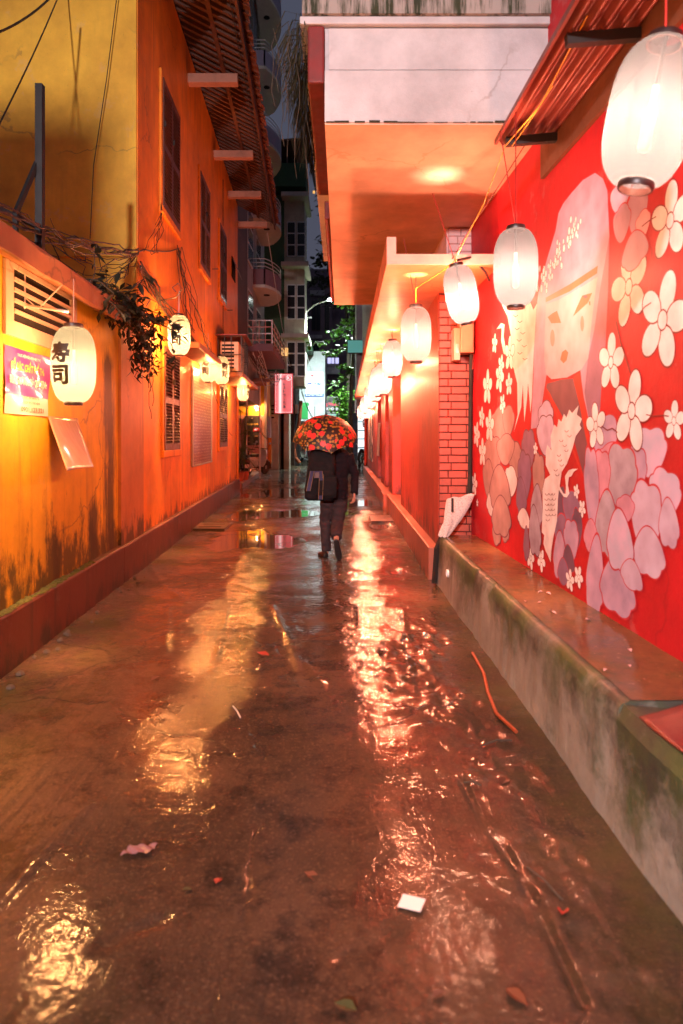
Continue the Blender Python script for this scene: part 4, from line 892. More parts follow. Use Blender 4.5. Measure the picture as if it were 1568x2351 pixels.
# beige gate wall under the red sign
bg = thing('beige_gate_house', (-3.6, 38, 0), 'beige rendered side wall with dark door under the red restaurant sign', 'building')
g = lambda nm, m, *a, p=bg: MB().box(*a).build(nm, m, p)
g('near_wall', M['beige'], -6, PX(640,34), 34.0, 36, 0, 4.9); g('pillar', M['beige'], PX(652,35), PX(664,35), 34.9, 36, 0, 4.4); g('door', M['hole'], PX(640,34.9), PX(652,34.9), 35.3, 36, 0, 4.2); g('dark_wall', M['greydark'], -3.2, PX(676,39), 39, 42, 0, 4.4)
for q in range(4): MB().box(PX(623,33.9), PX(629,33.9), 33.93, 33.99, PZ(960-q*9,33.9), PZ(957-q*9,33.9)).build('vent_slot', M['hole'], bg)
# white lit house and shop fronts
wh = thing('white_street_house', (-3, 48, 0), 'white house wall lit cold by the street lamp, behind the pole', 'building')
g = lambda nm, m, *a, p=wh: MB().box(*a).build(nm, m, p)
g('wall', M['whitewall'], -8, PX(748,50), 47.5, 54, 0, 7.6); g('terrace_slab', M['green'], -6, PX(718,46), 45.0, 47.5, 7.3, 7.7)
for k in range(5): MB().box(PX(690,45), PX(698,45), 44.9, 44.95, PZ(775+k*8,45)-.04, PZ(775+k*8,45)+.04).build('rail_slot', M['rail'], wh)
g('green_shop_box', simple('green_shop_sign', (.03,.30,.08), .4), PX(693,45), PX(708,45), 44.5, 46, PZ(962,45), PZ(925,45))
g('white_shop_box', M['whitewall'], PX(708,45), PX(722,45), 44.6, 46, PZ(962,45), PZ(932,45))
# end of the street
eb = thing('plum_end_building', (0, 70, 0), 'dark plum coloured building closing the end of the street', 'building')
g = lambda nm, m, *a, p=eb: MB().box(*a).build(nm, m, p)
g('wall', M['purple'], -7, PX(762,66), 66, 72, 0, PZ(618,66)); g('wall', M['purple'], PX(762,66), 9, 67.5, 72, 0, PZ(690,67))
for (x0, y0, x1, y1) in ((712,668,745,680),(712,770,740,778),(705,640,720,650)):
    g('ledge', M['grey'], PX(x0,66), PX(x1,66), 65.7, 66.0, PZ(y1,66), PZ(y0,66))
for (x0, y0, x1, y1) in ((715,690,736,760),(745,700,756,760),(716,785,734,830)):
    w = g('window', M['greydark'], PX(x0,66), PX(x1,66), 65.9, 65.99, PZ(y1,66), PZ(y0,66)); xm = (x0+x1)/2
    for a, b_ in ((x0+1, xm-.5), (xm+.5, x1-1)): MB().box(PX(a,65.9), PX(b_,65.9), 65.88, 65.899, PZ(y1-2,66), PZ(y0+2,66)).build('pane', M['pane'], w)
lw_ = g('lit_window', M['grey'], PX(741,64), PX(778,64), 64.6, 66, PZ(843,64), PZ(818,64))
for k in range(4): MB().box(PX(743+k*9,64), PX(749+k*9+(k%2)*1.5,64), 64.55, 64.59, PZ(833,64), PZ(820,64)).build('pane', M['bluelit'], lw_)
g('awning', M['whitewall'], PX(741,64), PX(780,64), 63.4, 64.5, PZ(860,64), PZ(845,64))
# right far: pale pillar house
ph = thing('pale_corner_house', (1.4, 34, 0), 'pale rendered corner house just past the red house', 'building')
g = lambda nm, m, *a, p=ph: MB().box(*a).build(nm, m, p)
g('wall', M['grey'], PX(819,32), 4, 32, 36, 3.0, 9.0); g('lower_wall', M['redwall'], PX(846,32), 4, 31, 36, 0, 2.99)
fh_ = thing('far_right_house', (3, 50, 0), 'dark far house behind the street tree at the end of the alley', 'building')
MB().box(1.6, 8, 44, 60, 0, 9).build('wall', M['purple'], fh_)
# ------------------------------------------------------------------ signs
def sign(name, label, x0, y0, x1, y1, Y, face, frame, depth=.14, group=None):
    X0, X1, Z0, Z1 = PX(x0,Y), PX(x1,Y), PZ(y1,Y), PZ(y0,Y)
    t = thing(name, ((X0+X1)/2, Y, Z0), label, 'sign', group)
    MB().box(X0, X1, Y, Y+depth, Z0, Z1).build('casing', frame, t); f = MB().box(X0+.03, X1-.03, Y-.008, Y-.001, Z0+.03, Z1-.03).build('face', face, t)
    return t, X0, X1, Z0, Z1
U, V = (1,0,0), (0,0,1)
def put_text(t, nm, body, X, Y, Z, h, w, m, bold=0.0):
    q = MB(); text_on(q, body, (X, Y, Z), U, V, h, w, bold); return q.build(nm, m, t, fix=False)
Y = 33.0; t, X0, X1, Z0, Z1 = sign('lightbox_sign', 'tall red illuminated restaurant sign with vertical letters on the pole', 629.5, 857, 673, 950, Y, M['signred'], M['txtred'])
bm_ = MB(); i_ = .07
for a in ((X0+i_, X1-i_, Z1-i_-.014, Z1-i_), (X0+i_, X1-i_, Z0+i_, Z0+i_+.014), (X0+i_, X0+i_+.014, Z0+i_, Z1-i_), (X1-i_-.014, X1-i_, Z0+i_, Z1-i_)): bm_.box(a[0], a[1], Y-.012, Y-.009, a[2], a[3])
bm_.build('border', M['txtwhite'], t)
mx = (X0+X1)/2
put_text(t, 'name_lettering', 'kyod', mx-.12, Y-.011, Z1-.33, .17, .42, M['txtdark'], .02)
put_text(t, 'initial_lettering', 'K', mx+.24, Y-.012, Z1-.30, .16, .14, M['txtwhite'], .02)
rg = MB(); rg.loft([[Vector((mx+.24+q*math.cos(a), yy, Z1-.225+q*math.sin(a))) for a in np.linspace(0, 2*math.pi, 25)[:-1]] for q, yy in ((.135, Y-.011), (.118, Y-.011), (.118, Y-.009), (.135, Y-.009), (.135, Y-.011))], cap=False); rg.build('round_emblem', M['txtwhite'], t)
for k, ch in enumerate('レストラン兄弟'): put_text(t, 'vertical_lettering', ch, mx+.03, Y-.011, Z1-.58-k*.183, .125, .14, M['txtteal'], .04)
Y = 41.5; t, X0, X1, Z0, Z1 = sign('lightbox_sign', 'white lightbox hotel sign with red and blue lettering and blue foot', 700, 853, 743, 911, Y, M['signwhite'], M['txtteal'])
mx = (X0+X1)/2; w = X1-X0
put_text(t, 'lettering', 'AMIGO', mx, Y-.012, Z1-.36, .22, w*.80, M['txtred'], .03); put_text(t, 'lettering', 'Hotel', mx, Y-.012, Z1-.85, .27, w*.74, M['txtblue'], .04); put_text(t, 'lettering', 'SUNSHINE 2', mx, Y-.012, Z1-1.34, .13, w*.84, M['txtred'], .03)
MB().box(X0+.02, X1-.02, Y-.02, Y-.009, Z0+.02, Z0+.17).build('blue_band', M['txtblue'], t); put_text(t, 'lettering', '20 LO SU STREET - TEL 024.39380', mx, Y-.024, Z0+.06, .07, w*.9, M['txtwhite'])
Y = 52.0; t, X0, X1, Z0, Z1 = sign('hotel_sign', 'grey hotel sign with red neon script over white capitals', 722, 911, 780, 948, Y, M['grey'], M['steel'])
mx = (X0+X1)/2; w = X1-X0; put_text(t, 'neon_lettering', 'Phượng Hoàng', mx, Y-.012, Z1-.66, .25, w*.92, M['neonred'], .015); put_text(t, 'lettering', 'PHOENIX HOTEL', mx, Y-.012, Z0+.22, .20, w*.94, M['txtwhite'], .02)
for p in (X0+.1, X1-.1): MB().tube([(p, Y+.1, 0), (p, Y+.1, Z0)], .05, 6).build('sign_post', M['steel'], t)
Y = 50.0; t, X0, X1, Z0, Z1 = sign('glowing_panel', 'pale green glowing shop panel under the neon hotel sign', 752, 950, 780, 986, Y, M['cyanlit'], M['steel']); MB().box(X0+.1, X1-.1, Y+.02, Y+.12, 0, Z0).build('panel_base', M['greydark'], t)
Y = 30.9; t, X0, X1, Z0, Z1 = sign('teal_lightbox', 'teal lightbox jutting from the pale corner house', 797, 780, 838, 811, Y, M['teal'], M['black'], .2)
Y = 35.0; t, X0, X1, Z0, Z1 = sign('billboard', 'grey and violet hotel billboard behind the last lanterns', 815, 902, 850, 948, Y, M['whitewall'], M['steel'])
mx = (X0+X1)/2; put_text(t, 'lettering', 'HOANG', mx, Y-.012, Z1-.33, .2, .7, M['txtdark'], .03); put_text(t, 'lettering', 'HOUSE', mx, Y-.012, Z1-.66, .2, .7, M['txtdark'], .03); MB().box(X0+.02, X1-.02, Y-.016, Y-.009, Z0+.02, Z0+.2).build('violet_band', simple('violet_band', (.14,.04,.35), .5), t); MB().tube([(mx+.3, Y+.2, 0), (mx+.3, Y+.2, Z0+.4)], .05, 6).build('sign_post', M['steel'], t)
MB().box(mx-.02, mx+.35, Y+.141, Y+.25, Z0+.1, Z0+.3).build('sign_clamp', M['steel'], t)
Y = 34.0; t, X0, X1, Z0, Z1 = sign('guesthouse_sign', 'navy guesthouse sign low beside the red house', 832, 963, 852, 981, Y, M['bluesign'], M['steel']); mx = (X0+X1)/2
put_text(t, 'lettering', 'THANH', mx, Y-.012, Z1-.20, .11, .36, M['txtwhite'], .02); put_text(t, 'lettering', 'GUEST HOUSE', mx, Y-.012, Z0+.07, .05, .34, M['txtwhite']); MB().tube([(mx, Y+.1, 0), (mx, Y+.1, Z0)], .03, 6).build('sign_post', M['steel'], t)
Y = 40.0; t, X0, X1, Z0, Z1 = sign('shop_window', 'cold lit shop window glimpsed right of the umbrella', 821, 955, 841, 1040, Y, M['signwhite'], M['steel']); MB().box(X0, X1, Y, Y+.14, 0, Z0-.001).build('shop_base', M['grey'], t)
for q in range(4): MB().box(X0+.03, X1-.03, Y-.02, Y-.009, Z0+.3+q*.5, Z0+.36+q*.5).build('shelf', M['txtteal'], t)
# ------------------------------------------------------------------ utility pole, street lamp
pl = thing('utility_pole', (PX(681,40), 40, 0), 'dark wooden utility pole wrapped in cables behind the red sign', 'pole')
px0 = PX(681,40); MB().tube([(px0, 40, -.05), (px0, 40, 10.2)], [.20, .13], 10).build('shaft', M['black'], pl, smooth=True)
MB().bar((px0-.5, 39.85, 8.6), (px0+.9, 39.85, 8.6), .09, .09).build('crossarm', M['black'], pl); MB().box(px0-.25, px0+.30, 39.6, 39.86, 7.0, 8.0).build('junction_case', M['black'], pl)
MB().box(px0-.2, px0+.12, 39.55, 39.8, 3.0, 3.5).build('meter_box', M['rail'], pl)
rng = random.Random(8)
for k in range(26):
    a = rng.uniform(0, 6.28); r_ = rng.uniform(.18, .55); zc = rng.uniform(6.3, 9.4); pts = [(px0 + r_*math.cos(a+q*.8)*(.6+.4*q/7), 39.75 + .1*math.sin(q), zc + r_*math.sin(a+q*.8)*1.3) for q in range(8)]
    MB().tube(pts, .014, 4).build('cable_loop', M['cable'], pl)
for k in range(7):
    x = px0 + rng.uniform(-.25, .22); MB().tube([(x, 39.72, 8.8), (x+rng.uniform(-.1,.1), 39.7, 5), (x+rng.uniform(-.1,.1), 39.72, rng.uniform(.2,3))], .022, 4).build('cable_run', M['cable'], pl)
MB().tube([P(691,920,39.3), P(688,960,39.2), P(682,1000,39.2), P(675,1030,39.2), P(678,1050,39.2), P(688,1063,39.2)], .10, 8).build('orange_conduit', simple('orange_conduit', (.30,.07,.025), .6), pl)
MB().tube([P(690,742,39.9), P(700,720,39.6), P(722,700,39.2), P(752,690,39.0)], .035, 6).build('lamp_arm', M['rail'], pl)
lh = P(760, 687, 38.9)
sl_ = thing('street_lamp', lh, 'glaring white street lamp head at the edge of the overhead balcony', 'lamp')
MB().loft([[lh+Vector((x*s, y*s*1.3, z)) for x, y in ((-.18,-.1),(.18,-.1),(.18,.1),(-.18,.1))] for s, z in ((1,0),(1,.06),(.6,.12))]).build('housing', M['rail'], sl_)
MB().lathe([(.02,-.12),(.16,-.08),(.20,-.004)], 14, lh).build('lens', emit('street_lamp_lens', (.85,1,.95), 60), sl_, smooth=True)
ld = bpy.data.lights.new('street_lamp_light', 'SPOT'); ld.energy = 9000; ld.spot_size = R(150); ld.spot_blend = .7; ld.color = (.80,1.0,.96); ld.shadow_soft_size = .12
lo = bpy.data.objects.new('street_lamp_light', ld); COL.objects.link(lo); lo.parent = sl_; lo.location = (0,-.05,-.25); lo.rotation_euler = (R(14), 0, 0)
# cables spanning the street
def sag(a, b_, s, n=14):
    a = Vector(a); b_ = Vector(b_); return [a.lerp(b_, k/n) - Vector((0,0,s*4*(k/n)*(1-k/n))) for k in range(n+1)]
for k, (a, b_, s) in enumerate(((P(614,535,20.3), P(668,850,38), .3), (P(690,760,39.6), P(722,868,41.4), .2), (P(692,900,39.6), P(745,975,50), .6), (P(688,880,39.6), P(742,972,50), .9), (P(560,800,20.5), P(640,875,33), .35))):
    MB().tube(sag(a, b_, s), .02 if k else .012, 5).build('overhead_cable', M['rail'] if k < 2 else M['cable'], None, ['thin wet cable dropping from the eaves to the pole', 'pale cable from the pole down to the white hotel sign', 'upper dark cable from pole towards the neon hotel sign', 'lower dark cable from pole towards the neon hotel sign', 'sagging cable from the orange house to the red sign'][k], 'cable')
# ------------------------------------------------------------------ lamp on the lane behind the photographer (its white light falls on the balcony edge and the ledge)
LPX, LPY, LPZ = -1.75, -6.0, 4.3
lp = thing('lane_lamp', (LPX, LPY, 0), 'white lane lamp on a post behind the photographer', 'lamp')
MB().tube([(-1.95,LPY-.2,-.06), (-1.95,LPY-.2,LPZ-.1), (-1.9,LPY-.1,LPZ+.15), (LPX,LPY,LPZ+.2)], .05, 8).build('post', M['black'], lp)
MB().lathe([(.05,LPZ+.24),(.16,LPZ+.16),(.17,LPZ+.12)], 14, (LPX,LPY,0)).build('shade', M['black'], lp)
ld = bpy.data.lights.new('lane_lamp_light', 'POINT'); ld.energy = 6800; ld.color = (1.0,.83,.84); ld.shadow_soft_size = .16
lo = bpy.data.objects.new('lane_lamp_light', ld); COL.objects.link(lo); lo.parent = lp; lo.location = (0,0,LPZ)
MB(LW).box(-2.6, -1.6, -4, -.001, -.06, 4.62).build('gable_shade_block', M['yellow_up'], None, 'unseen ochre block added behind the photographer to shade the lower gable', 'building')  # unseen block, added to keep the lane lamp off the lower gable
# ------------------------------------------------------------------ trees and palms
def leaf_obj(name, m, L=.12, W=.05):
    b_ = MB(); b_.add([(0,0,0),(W*.5,L*.35,.006),(W*.42,L*.65,.0),(0,L,-.012),(-W*.42,L*.65,.0),(-W*.5,L*.35,.006),(0,L*.4,-.006)], [(0,1,6),(1,2,6),(2,3,6),(3,4,6),(4,5,6),(5,0,6)], True); return mesh_only(b_, name, m)
def branch_tree(name, label, trunk, limbs, leafm, n_per, L, group=None, seed=1, spread=.5):
    rg_ = random.Random(seed); t = thing(name, trunk[0], label, 'tree', group)
    MB().tube(trunk, [.13*(1-.6*k/len(trunk)) for k in range(len(trunk))], 8).build('trunk', M['bark'], t)
    crown = MB(); 
    for li in limbs:
        pts = [Vector(p) for p in li]; MB().tube(pts, [.04*(1-.75*k/len(pts)) for k in range(len(pts))], 5).build('limb', M['bark'], t)
        for k in range(n_per):
            s = rg_.random()*(len(pts)-1); i = int(s); p = pts[i].lerp(pts[min(i+1, len(pts)-1)], s-i)
            sp = spread*(.5 + .7*s/(len(pts)-1)); p = p + Vector((rg_.gauss(0, sp), rg_.gauss(0, sp), rg_.gauss(0, sp*.55)))
            d = Vector((rg_.uniform(-1,1), rg_.uniform(-1,1), rg_.uniform(-.9,.3))).normalized(); s1 = d.cross(Vector((rg_.uniform(-.4,.4),rg_.uniform(-.4,.4),1))).normalized(); nn = s1.cross(d)
            l_ = L*rg_.uniform(.6, 1.2); w = l_*.36
            crown.add([p, p+d*l_*.3+s1*w, p+d*l_*.7+s1*w*.85, p+d*l_, p+d*l_*.7-s1*w*.85, p+d*l_*.3-s1*w, p+d*l_*.5-nn*l_*.1], [(0,1,6),(1,2,6),(2,3,6),(3,4,6),(4,5,6),(5,0,6)], True)
    crown.build('crown', leafm, t, kind='stuff', fix=False)
    return t
TY = 37.0
base = P(806, 900, TY); base.z = 0
branch_tree('street_tree', 'street tree with bright green leaves lit by the lamp, behind the lanterns', [base, P(805,930,TY), P(808,850,TY), P(812,780,TY), P(815,690,TY)],
  [[P(812,780,TY), P(790,770,TY), P(765,780,TY-.2), P(735,785,TY-.4), P(708,792,TY-.5)], [P(813,760,TY), P(795,750,TY), P(775,755,TY), P(752,765,TY)], [P(814,730,TY), P(805,735,TY-.6), P(788,742,TY-.8)], [P(812,790,TY), P(785,800,TY), P(760,812,TY), P(738,808,TY)], [P(808,850,TY), P(785,870,TY), P(762,885,TY)], [P(812,720,TY), P(800,700,TY), P(778,695,TY)], [P(808,860,TY), P(795,840,TY), P(772,842,TY)]], M['leafg'], 52, .27, None, 4, .16)
TY = 46.0; base = P(800, 900, TY); base.z = 0
branch_tree('tall_tree', 'tall dark tree rising against the night sky beside the balcony', [base, P(800,800,TY), P(792,650,TY), P(780,500,TY)],
  [[P(792,650,TY), P(770,600,TY), P(745,590,TY), P(725,610,TY)], [P(788,600,TY), P(768,550,TY), P(750,545,TY)], [P(784,540,TY), P(768,505,TY), P(755,480,TY)], [P(795,680,TY), P(765,650,TY), P(735,640,TY), P(715,650,TY)], [P(798,700,TY), P(770,690,TY), P(740,680,TY)], [P(780,500,TY), P(765,470,TY), P(760,455,TY)]], M['leaf'], 170, .36, None, 6, .38)
TY = 43.0; base = P(790, 960, TY); base.z = 0
branch_tree('street_shrub', 'leafy green shrub beside the neon hotel sign', [base, P(788,980,TY), P(786,930,TY)], [[P(788,970,TY), P(782,930,TY), P(776,895,TY)], [P(788,960,TY), P(795,920,TY), P(800,890,TY)], [P(788,975,TY), P(790,945,TY), P(792,900,TY)]], M['leafg'], 260, .2, None, 9, .34)
def palm(name, label, base, h, n, L, seed):
    rg_ = random.Random(seed); t = thing(name, base, label, 'plant', 'potted palms on the porch'); base = Vector(base)
    MB().lathe([(.13,0),(.17,.28),(.18,.30),(.15,.29)], 12, base).build('pot', M['redplinth'], t)
    for k in range(n):
        a = rg_.uniform(0, 6.28); top = base + Vector((rg_.uniform(-.15,.15), rg_.uniform(-.15,.15), h*rg_.uniform(.5,1))); d = Vector((math.cos(a), math.sin(a), 0)); 
        pts = [base+Vector((0,0,.28)), top, top+d*L*.5+Vector((0,0,.12)), top+d*L+Vector((0,0,-.25))]
        MB().tube(pts, [.012,.010,.007,.003], 4).build('stem', M['palm'], t)
        fr_ = MB()
        for q in range(22):
            s = q/21; p = pts[1].lerp(pts[2], s*2) if s < .5 else pts[2].lerp(pts[3], s*2-1)
            for sg in (-1, 1):
                sd = Vector((-d.y, d.x, 0))*sg; e = p + sd*.20*(1-abs(s-.4)) + d*.16 + Vector((0,0,-.07)); fr_.add([p, p.lerp(e,.5)+d*.012, e, p.lerp(e,.5)-d*.012], [(0,1,2,3)], True)
        fr_.build('frond', M['palm'], t, fix=False)
palm('potted_palm', 'tall feathery palm behind the far house corner lantern', (PX(561,23.4), 23.4, .17), 2.6, 11, .75, 3)
palm('potted_palm', 'short bushy palm low on the porch left of the motorbikes', (PX(549,22.6), 22.6, .17), 1.1, 12, .6, 5)
c = P(590, 933, 30.2); put_lantern(True, (c.x, 30.2, c.z), .3, 'small lettered lantern on the orange restaurant wall', GL, (0,0), .8, cord_top=(c.x, 30.2, c.z+.45))
MB().box(c.x-.03, c.x+.03, 30.15, 30.52, c.z+.44, c.z+.47).build('lantern_arm', M['black'], rs)
# ------------------------------------------------------------------ person walking away
def ell(c, rx, ry, n=16, yaw=0):
    c = Vector(c); return [c + Vector((rx*math.cos(a)*math.cos(yaw) - ry*math.sin(a)*math.sin(yaw), rx*math.cos(a)*math.sin(yaw) + ry*math.sin(a)*math.cos(yaw), 0)) for a in [2*math.pi*k/n for k in range(n)]]
def fused(mb_, name, m, parent, vox=.012, smooth=6, wrinkle=0, wscale=9):
    """overlapping lofts fused to one continuous skin"""
    o = mb_.build('tmp', m, None); r_ = o.modifiers.new('r', 'REMESH'); r_.mode = 'VOXEL'; r_.voxel_size = vox; r_.use_smooth_shade = True
    s_ = o.modifiers.new('s', 'SMOOTH'); s_.iterations = smooth; s_.factor = .5
    dg = bpy.context.evaluated_depsgraph_get(); me = bpy.data.meshes.new_from_object(o.evaluated_get(dg)); off = o.location - org(parent)
    bpy.data.objects.remove(o)
    if wrinkle:
        for v in me.vertices:
            p = v.co*wscale; k = mnoise.noise(Vector((p.x*.8, p.y*.8, p.z*1.9))) + .5*mnoise.noise(p*2.3); v.co += v.normal*k*wrinkle
    me.transform(Matrix.Translation(off)); me.materials.clear(); me.materials.append(m)
    q = bpy.data.objects.new(name, me); COL.objects.link(q); q.parent = parent; ORG[q.name] = org(parent); me.polygons.foreach_set('use_smooth', [True]*len(me.polygons))
    return q
PB = (-.095, 9.3, 0)
skin = simple('skin', (.50,.25,.16), .5, var=.08, bump=.05)
jack = simple('black_jacket_cloth', (.012,.008,.011), .95, var=.3, bump=.25, bs=160, spec=.15)
trou = simple('dark_grey_trouser_cloth', (.050,.032,.034), .95, var=.2, bump=.25, bs=190, spec=.15)
shoe = simple('black_shoe', (.014,.011,.011), .5, var=.2)
ps = thing('person', PB, 'person in black jacket and grey trousers walking away under the umbrella', 'person')
b_ = MB()
# head, neck, torso, arms, legs of the body under the clothes
hc = Vector((-.10, 9.36, 1.575))
b_.loft([ell(hc+Vector((0,dy,dz)), rx, ry) for dz, rx, ry, dy in ((-.115,.03,.035,.05),(-.095,.05,.06,.03),(-.05,.066,.082,.012),(0,.073,.092,0),(.045,.074,.094,-.003),(.085,.062,.08,-.004),(.112,.035,.045,-.004),(.12,.01,.012,0))])
b_.tube([hc+Vector((0,.075,-.005)), hc+Vector((0,.108,-.03)), hc+Vector((0,.088,-.042))], [.010,.014,.012], 8)          # nose
for sx in (-1, 1): b_.tube([hc+Vector((sx*.070,-.01,-.035)), hc+Vector((sx*.084,-.02,0)), hc+Vector((sx*.074,-.015,.03))], [.010,.014,.010], 6)  # ears
b_.tube([hc+Vector((0,-.02,-.06)), (-.097,9.32,1.43), (-.097,9.31,1.36)], [.055,.056,.07], 12)
b_.loft([ell(c, rx, ry) for c, rx, ry in (((-.095,9.3,.86),.14,.10),((-.095,9.3,.98),.135,.095),((-.095,9.3,1.15),.13,.09),((-.095,9.3,1.32),.15,.10),((-.097,9.3,1.42),.12,.07))])
RA = [Vector((.085,9.3,1.385)), Vector((.185,9.34,1.11)), Vector((.172,9.20,.885))]; LA = [Vector((-.275,9.3,1.385)), Vector((-.335,9.44,1.13)), Vector((-.235,9.50,1.24))]
for a in (RA, LA): b_.tube([a[0], a[0].lerp(a[1],.5), a[1], a[1].lerp(a[2],.4), a[2]], [.055,.045,.038,.036,.026], 10)
def hand(mb_, w, d, side, palm, curl):
    """palm, four unequal bent fingers and a thumb leaving the palm's side"""
    d = Vector(d).normalized(); s = Vector(side).normalized(); n = Vector(palm).normalized()
    mb_.loft([[w + d*t + s*(a*ws) + n*(b*.013) for a, b in ((-1,-.7),(-.5,-1),(.5,-1),(1,-.7),(1,.7),(.5,1),(-.5,1),(-1,.7))] for t, ws in ((-.02,.024),(.02,.032),(.06,.038),(.09,.037))])
    for k, (o, L) in enumerate(((-.028,.070),(-.010,.078),(.010,.074),(.027,.058))):
        p = w + d*.085 + s*o; pts = [p]; ang = .25
        for q in range(3): ang += curl; p = p + (d*math.cos(ang) + n*math.sin(ang))*L*(.42,.32,.26)[q]; pts.append(p)
        mb_.tube(pts, [.0095,.009,.0085,.007], 7)
    p = w + d*.03 - s*.028; mb_.tube([p, p - s*.026 + d*.022 + n*.012, p - s*.020 + d*.055 + n*.028, p - s*.006 + d*.074 + n*.034], [.013,.012,.010,.008], 7)
hand(b_, Vector((.172,9.195,.865)), (.02,-.06,-1), (0,1,0), (-1,.1,0), .5)
hand(b_, Vector((-.232,9.505,1.26)), (.4,.1,.9), (0,-.2,1), (1,.2,0), .85)
LL = [Vector((-.185,9.31,.90)), Vector((-.222,9.41,.50)), Vector((-.207,9.33,.085))]; RL = [Vector((-.005,9.29,.90)), Vector((-.050,9.34,.49)), Vector((-.070,9.005,.285))]
for a in (LL, RL): b_.tube([a[0], a[0].lerp(a[1],.5), a[1], a[1].lerp(a[2],.35), a[2]], [.082,.068,.052,.052,.034], 10)
b_.tube([LL[2], Vector((-.205,9.30,.045)), Vector((-.28,9.44,.03))], [.036,.036,.028], 8); b_.tube([RL[2]+Vector((0,.02,0)), Vector((-.063,9.02,.225)), Vector((-.035,9.085,.06))], [.032,.026,.020], 8)
fused(b_, 'body', skin, ps, .0065, 3)
# clothes
j = MB()
j.loft([ell(c, rx, ry, 20) for c, rx, ry in (((-.10,9.29,.80),.195,.150),((-.10,9.29,.88),.195,.150),((-.10,9.295,1.05),.185,.145),((-.095,9.295,1.22),.21,.15),((-.095,9.30,1.38),.225,.135),((-.097,9.305,1.46),.165,.10),((-.097,9.315,1.50),.08,.075))])
for a in (RA, LA): j.tube([a[0]+Vector((0,0,.01)), a[0].lerp(a[1],.35), a[1], a[1].lerp(a[2],.5), a[2]+(a[2]-a[1])*.06], [.086,.074,.060,.056,.052], 12)
fused(j, 'jacket', jack, ps, .011, 4, .012, 10)
t_ = MB()
t_.loft([ell(c, rx, ry, 20) for c, rx, ry in (((-.095,9.295,.98),.17,.12),((-.095,9.295,.88),.19,.135),((-.095,9.295,.78),.185,.13))])
t_.tube([Vector((-.185,9.31,.88)), Vector((-.200,9.34,.72)), Vector((-.221,9.41,.50)), Vector((-.215,9.37,.30)), Vector((-.207,9.335,.075))], [.105,.098,.082,.074,.070], 14)
t_.tube([Vector((-.005,9.295,.88)), Vector((-.02,9.31,.72)), Vector((-.050,9.33,.50)), Vector((-.062,9.19,.40)), Vector((-.068,9.04,.305))], [.108,.102,.088,.084,.076], 14)
fused(t_, 'trousers', trou, ps, .011, 4, .013, 10)
s1 = MB(); s1.loft([[Vector((x0,9.23+.0,0))+Vector((-.075*k*1.0, .155*k*1.3, 0)) + Vector((w_*c_*.9, w_*c_*.45, z_)) for c_, z_ in ((-1,.006),(1,.006),(1,h_*.6),(.5,h_),(-.5,h_),(-1,h_*.6))] for k, w_, h_, x0 in ((0,.034,.07,-.205),(.25,.042,.085,-.205),(.7,.047,.065,-.205),(1.15,.043,.05,-.205),(1.35,.02,.035,-.205))])
s1.build('shoe', shoe, ps, smooth=True, bevel=.008)
s2 = MB(); hl, te = Vector((-.068,8.955,.275)), Vector((-.030,9.045,.012)); dd = (te-hl); nn_ = Vector((0,.95,.33))
s2.loft([[hl+dd*k + Vector((w_*c_,0,0)) + nn_*q for c_, q in ((-1,0),(1,0),(1,h_*.6),(.5,h_),(-.5,h_),(-1,h_*.6))] for k, w_, h_ in ((-.04,.022,.03),(.08,.037,.07),(.35,.040,.08),(.7,.047,.06),(.95,.040,.045),(1.04,.02,.03))])
s2.build('shoe', shoe, ps, smooth=True, bevel=.008)
hr = MB(); hr.loft([ell(hc+Vector((0,-.014,dz)), rx, ry) for dz, rx, ry in ((-.07,.055,.07),(-.03,.074,.088),(.02,.082,.098),(.06,.080,.098),(.095,.066,.08),(.122,.035,.045),(.13,.008,.01))]); fused(hr, 'hair', simple('black_hair', (.012,.010,.009), .6), ps, .01, 3, .004, 25)
# backpack
bp = thing('backpack', (-.27, 9.06, .8), 'black backpack with blue and yellow trimmed straps on the walker', 'backpack')
bmk = simple('black_nylon', (.010,.008,.009), .85, var=.3, bump=.2, bs=150, spec=.2)
def brect(c, hx, hy, z, n=20):
    out = []
    for k in range(n):
        a = 2*math.pi*k/n; ca, sa = math.cos(a), math.sin(a); e = .45
        out.append(Vector((c[0]+hx*math.copysign(abs(ca)**e, ca), c[1]+hy*math.copysign(abs(sa)**e, sa), z)))
    return out
k_ = MB(); k_.loft([brect(c, hx, hy, z) for c, hx, hy, z in (((-.285,9.07),.165,.07,.795),((-.290,9.065),.200,.095,.83),((-.287,9.06),.203,.105,.95),((-.275,9.065),.193,.10,1.12),((-.262,9.075),.182,.09,1.28),((-.255,9.09),.17,.075,1.43),((-.252,9.11),.13,.055,1.495))])
bag = fused(k_, 'bag', bmk, bp, .012, 4, .006, 9)
pk = MB(); pk.loft([brect(c, hx, hy, z) for c, hx, hy, z in (((-.20,8.975),.13,.03,.84),((-.20,8.965),.14,.04,.88),((-.19,8.97),.135,.04,1.06),((-.185,8.985),.12,.025,1.13))]); fused(pk, 'pocket', bmk, bp, .01, 3, .004, 12)
blue = simple('blue_webbing', (.018,.016,.07), .7, bump=.1); yel = simple('yellow_piping', (.15,.075,.02), .7, bump=0)
def stripe(xt, zt, xb, zb, w, m, nm, y):
    q = MB(); q.prism([(xt-w/2, y, zt), (xt+w/2, y, zt), (xb+w/2, y-.012, zb), (xb-w/2, y-.012, zb)], (0, .03, 0)); return q.build(nm, m, bp)
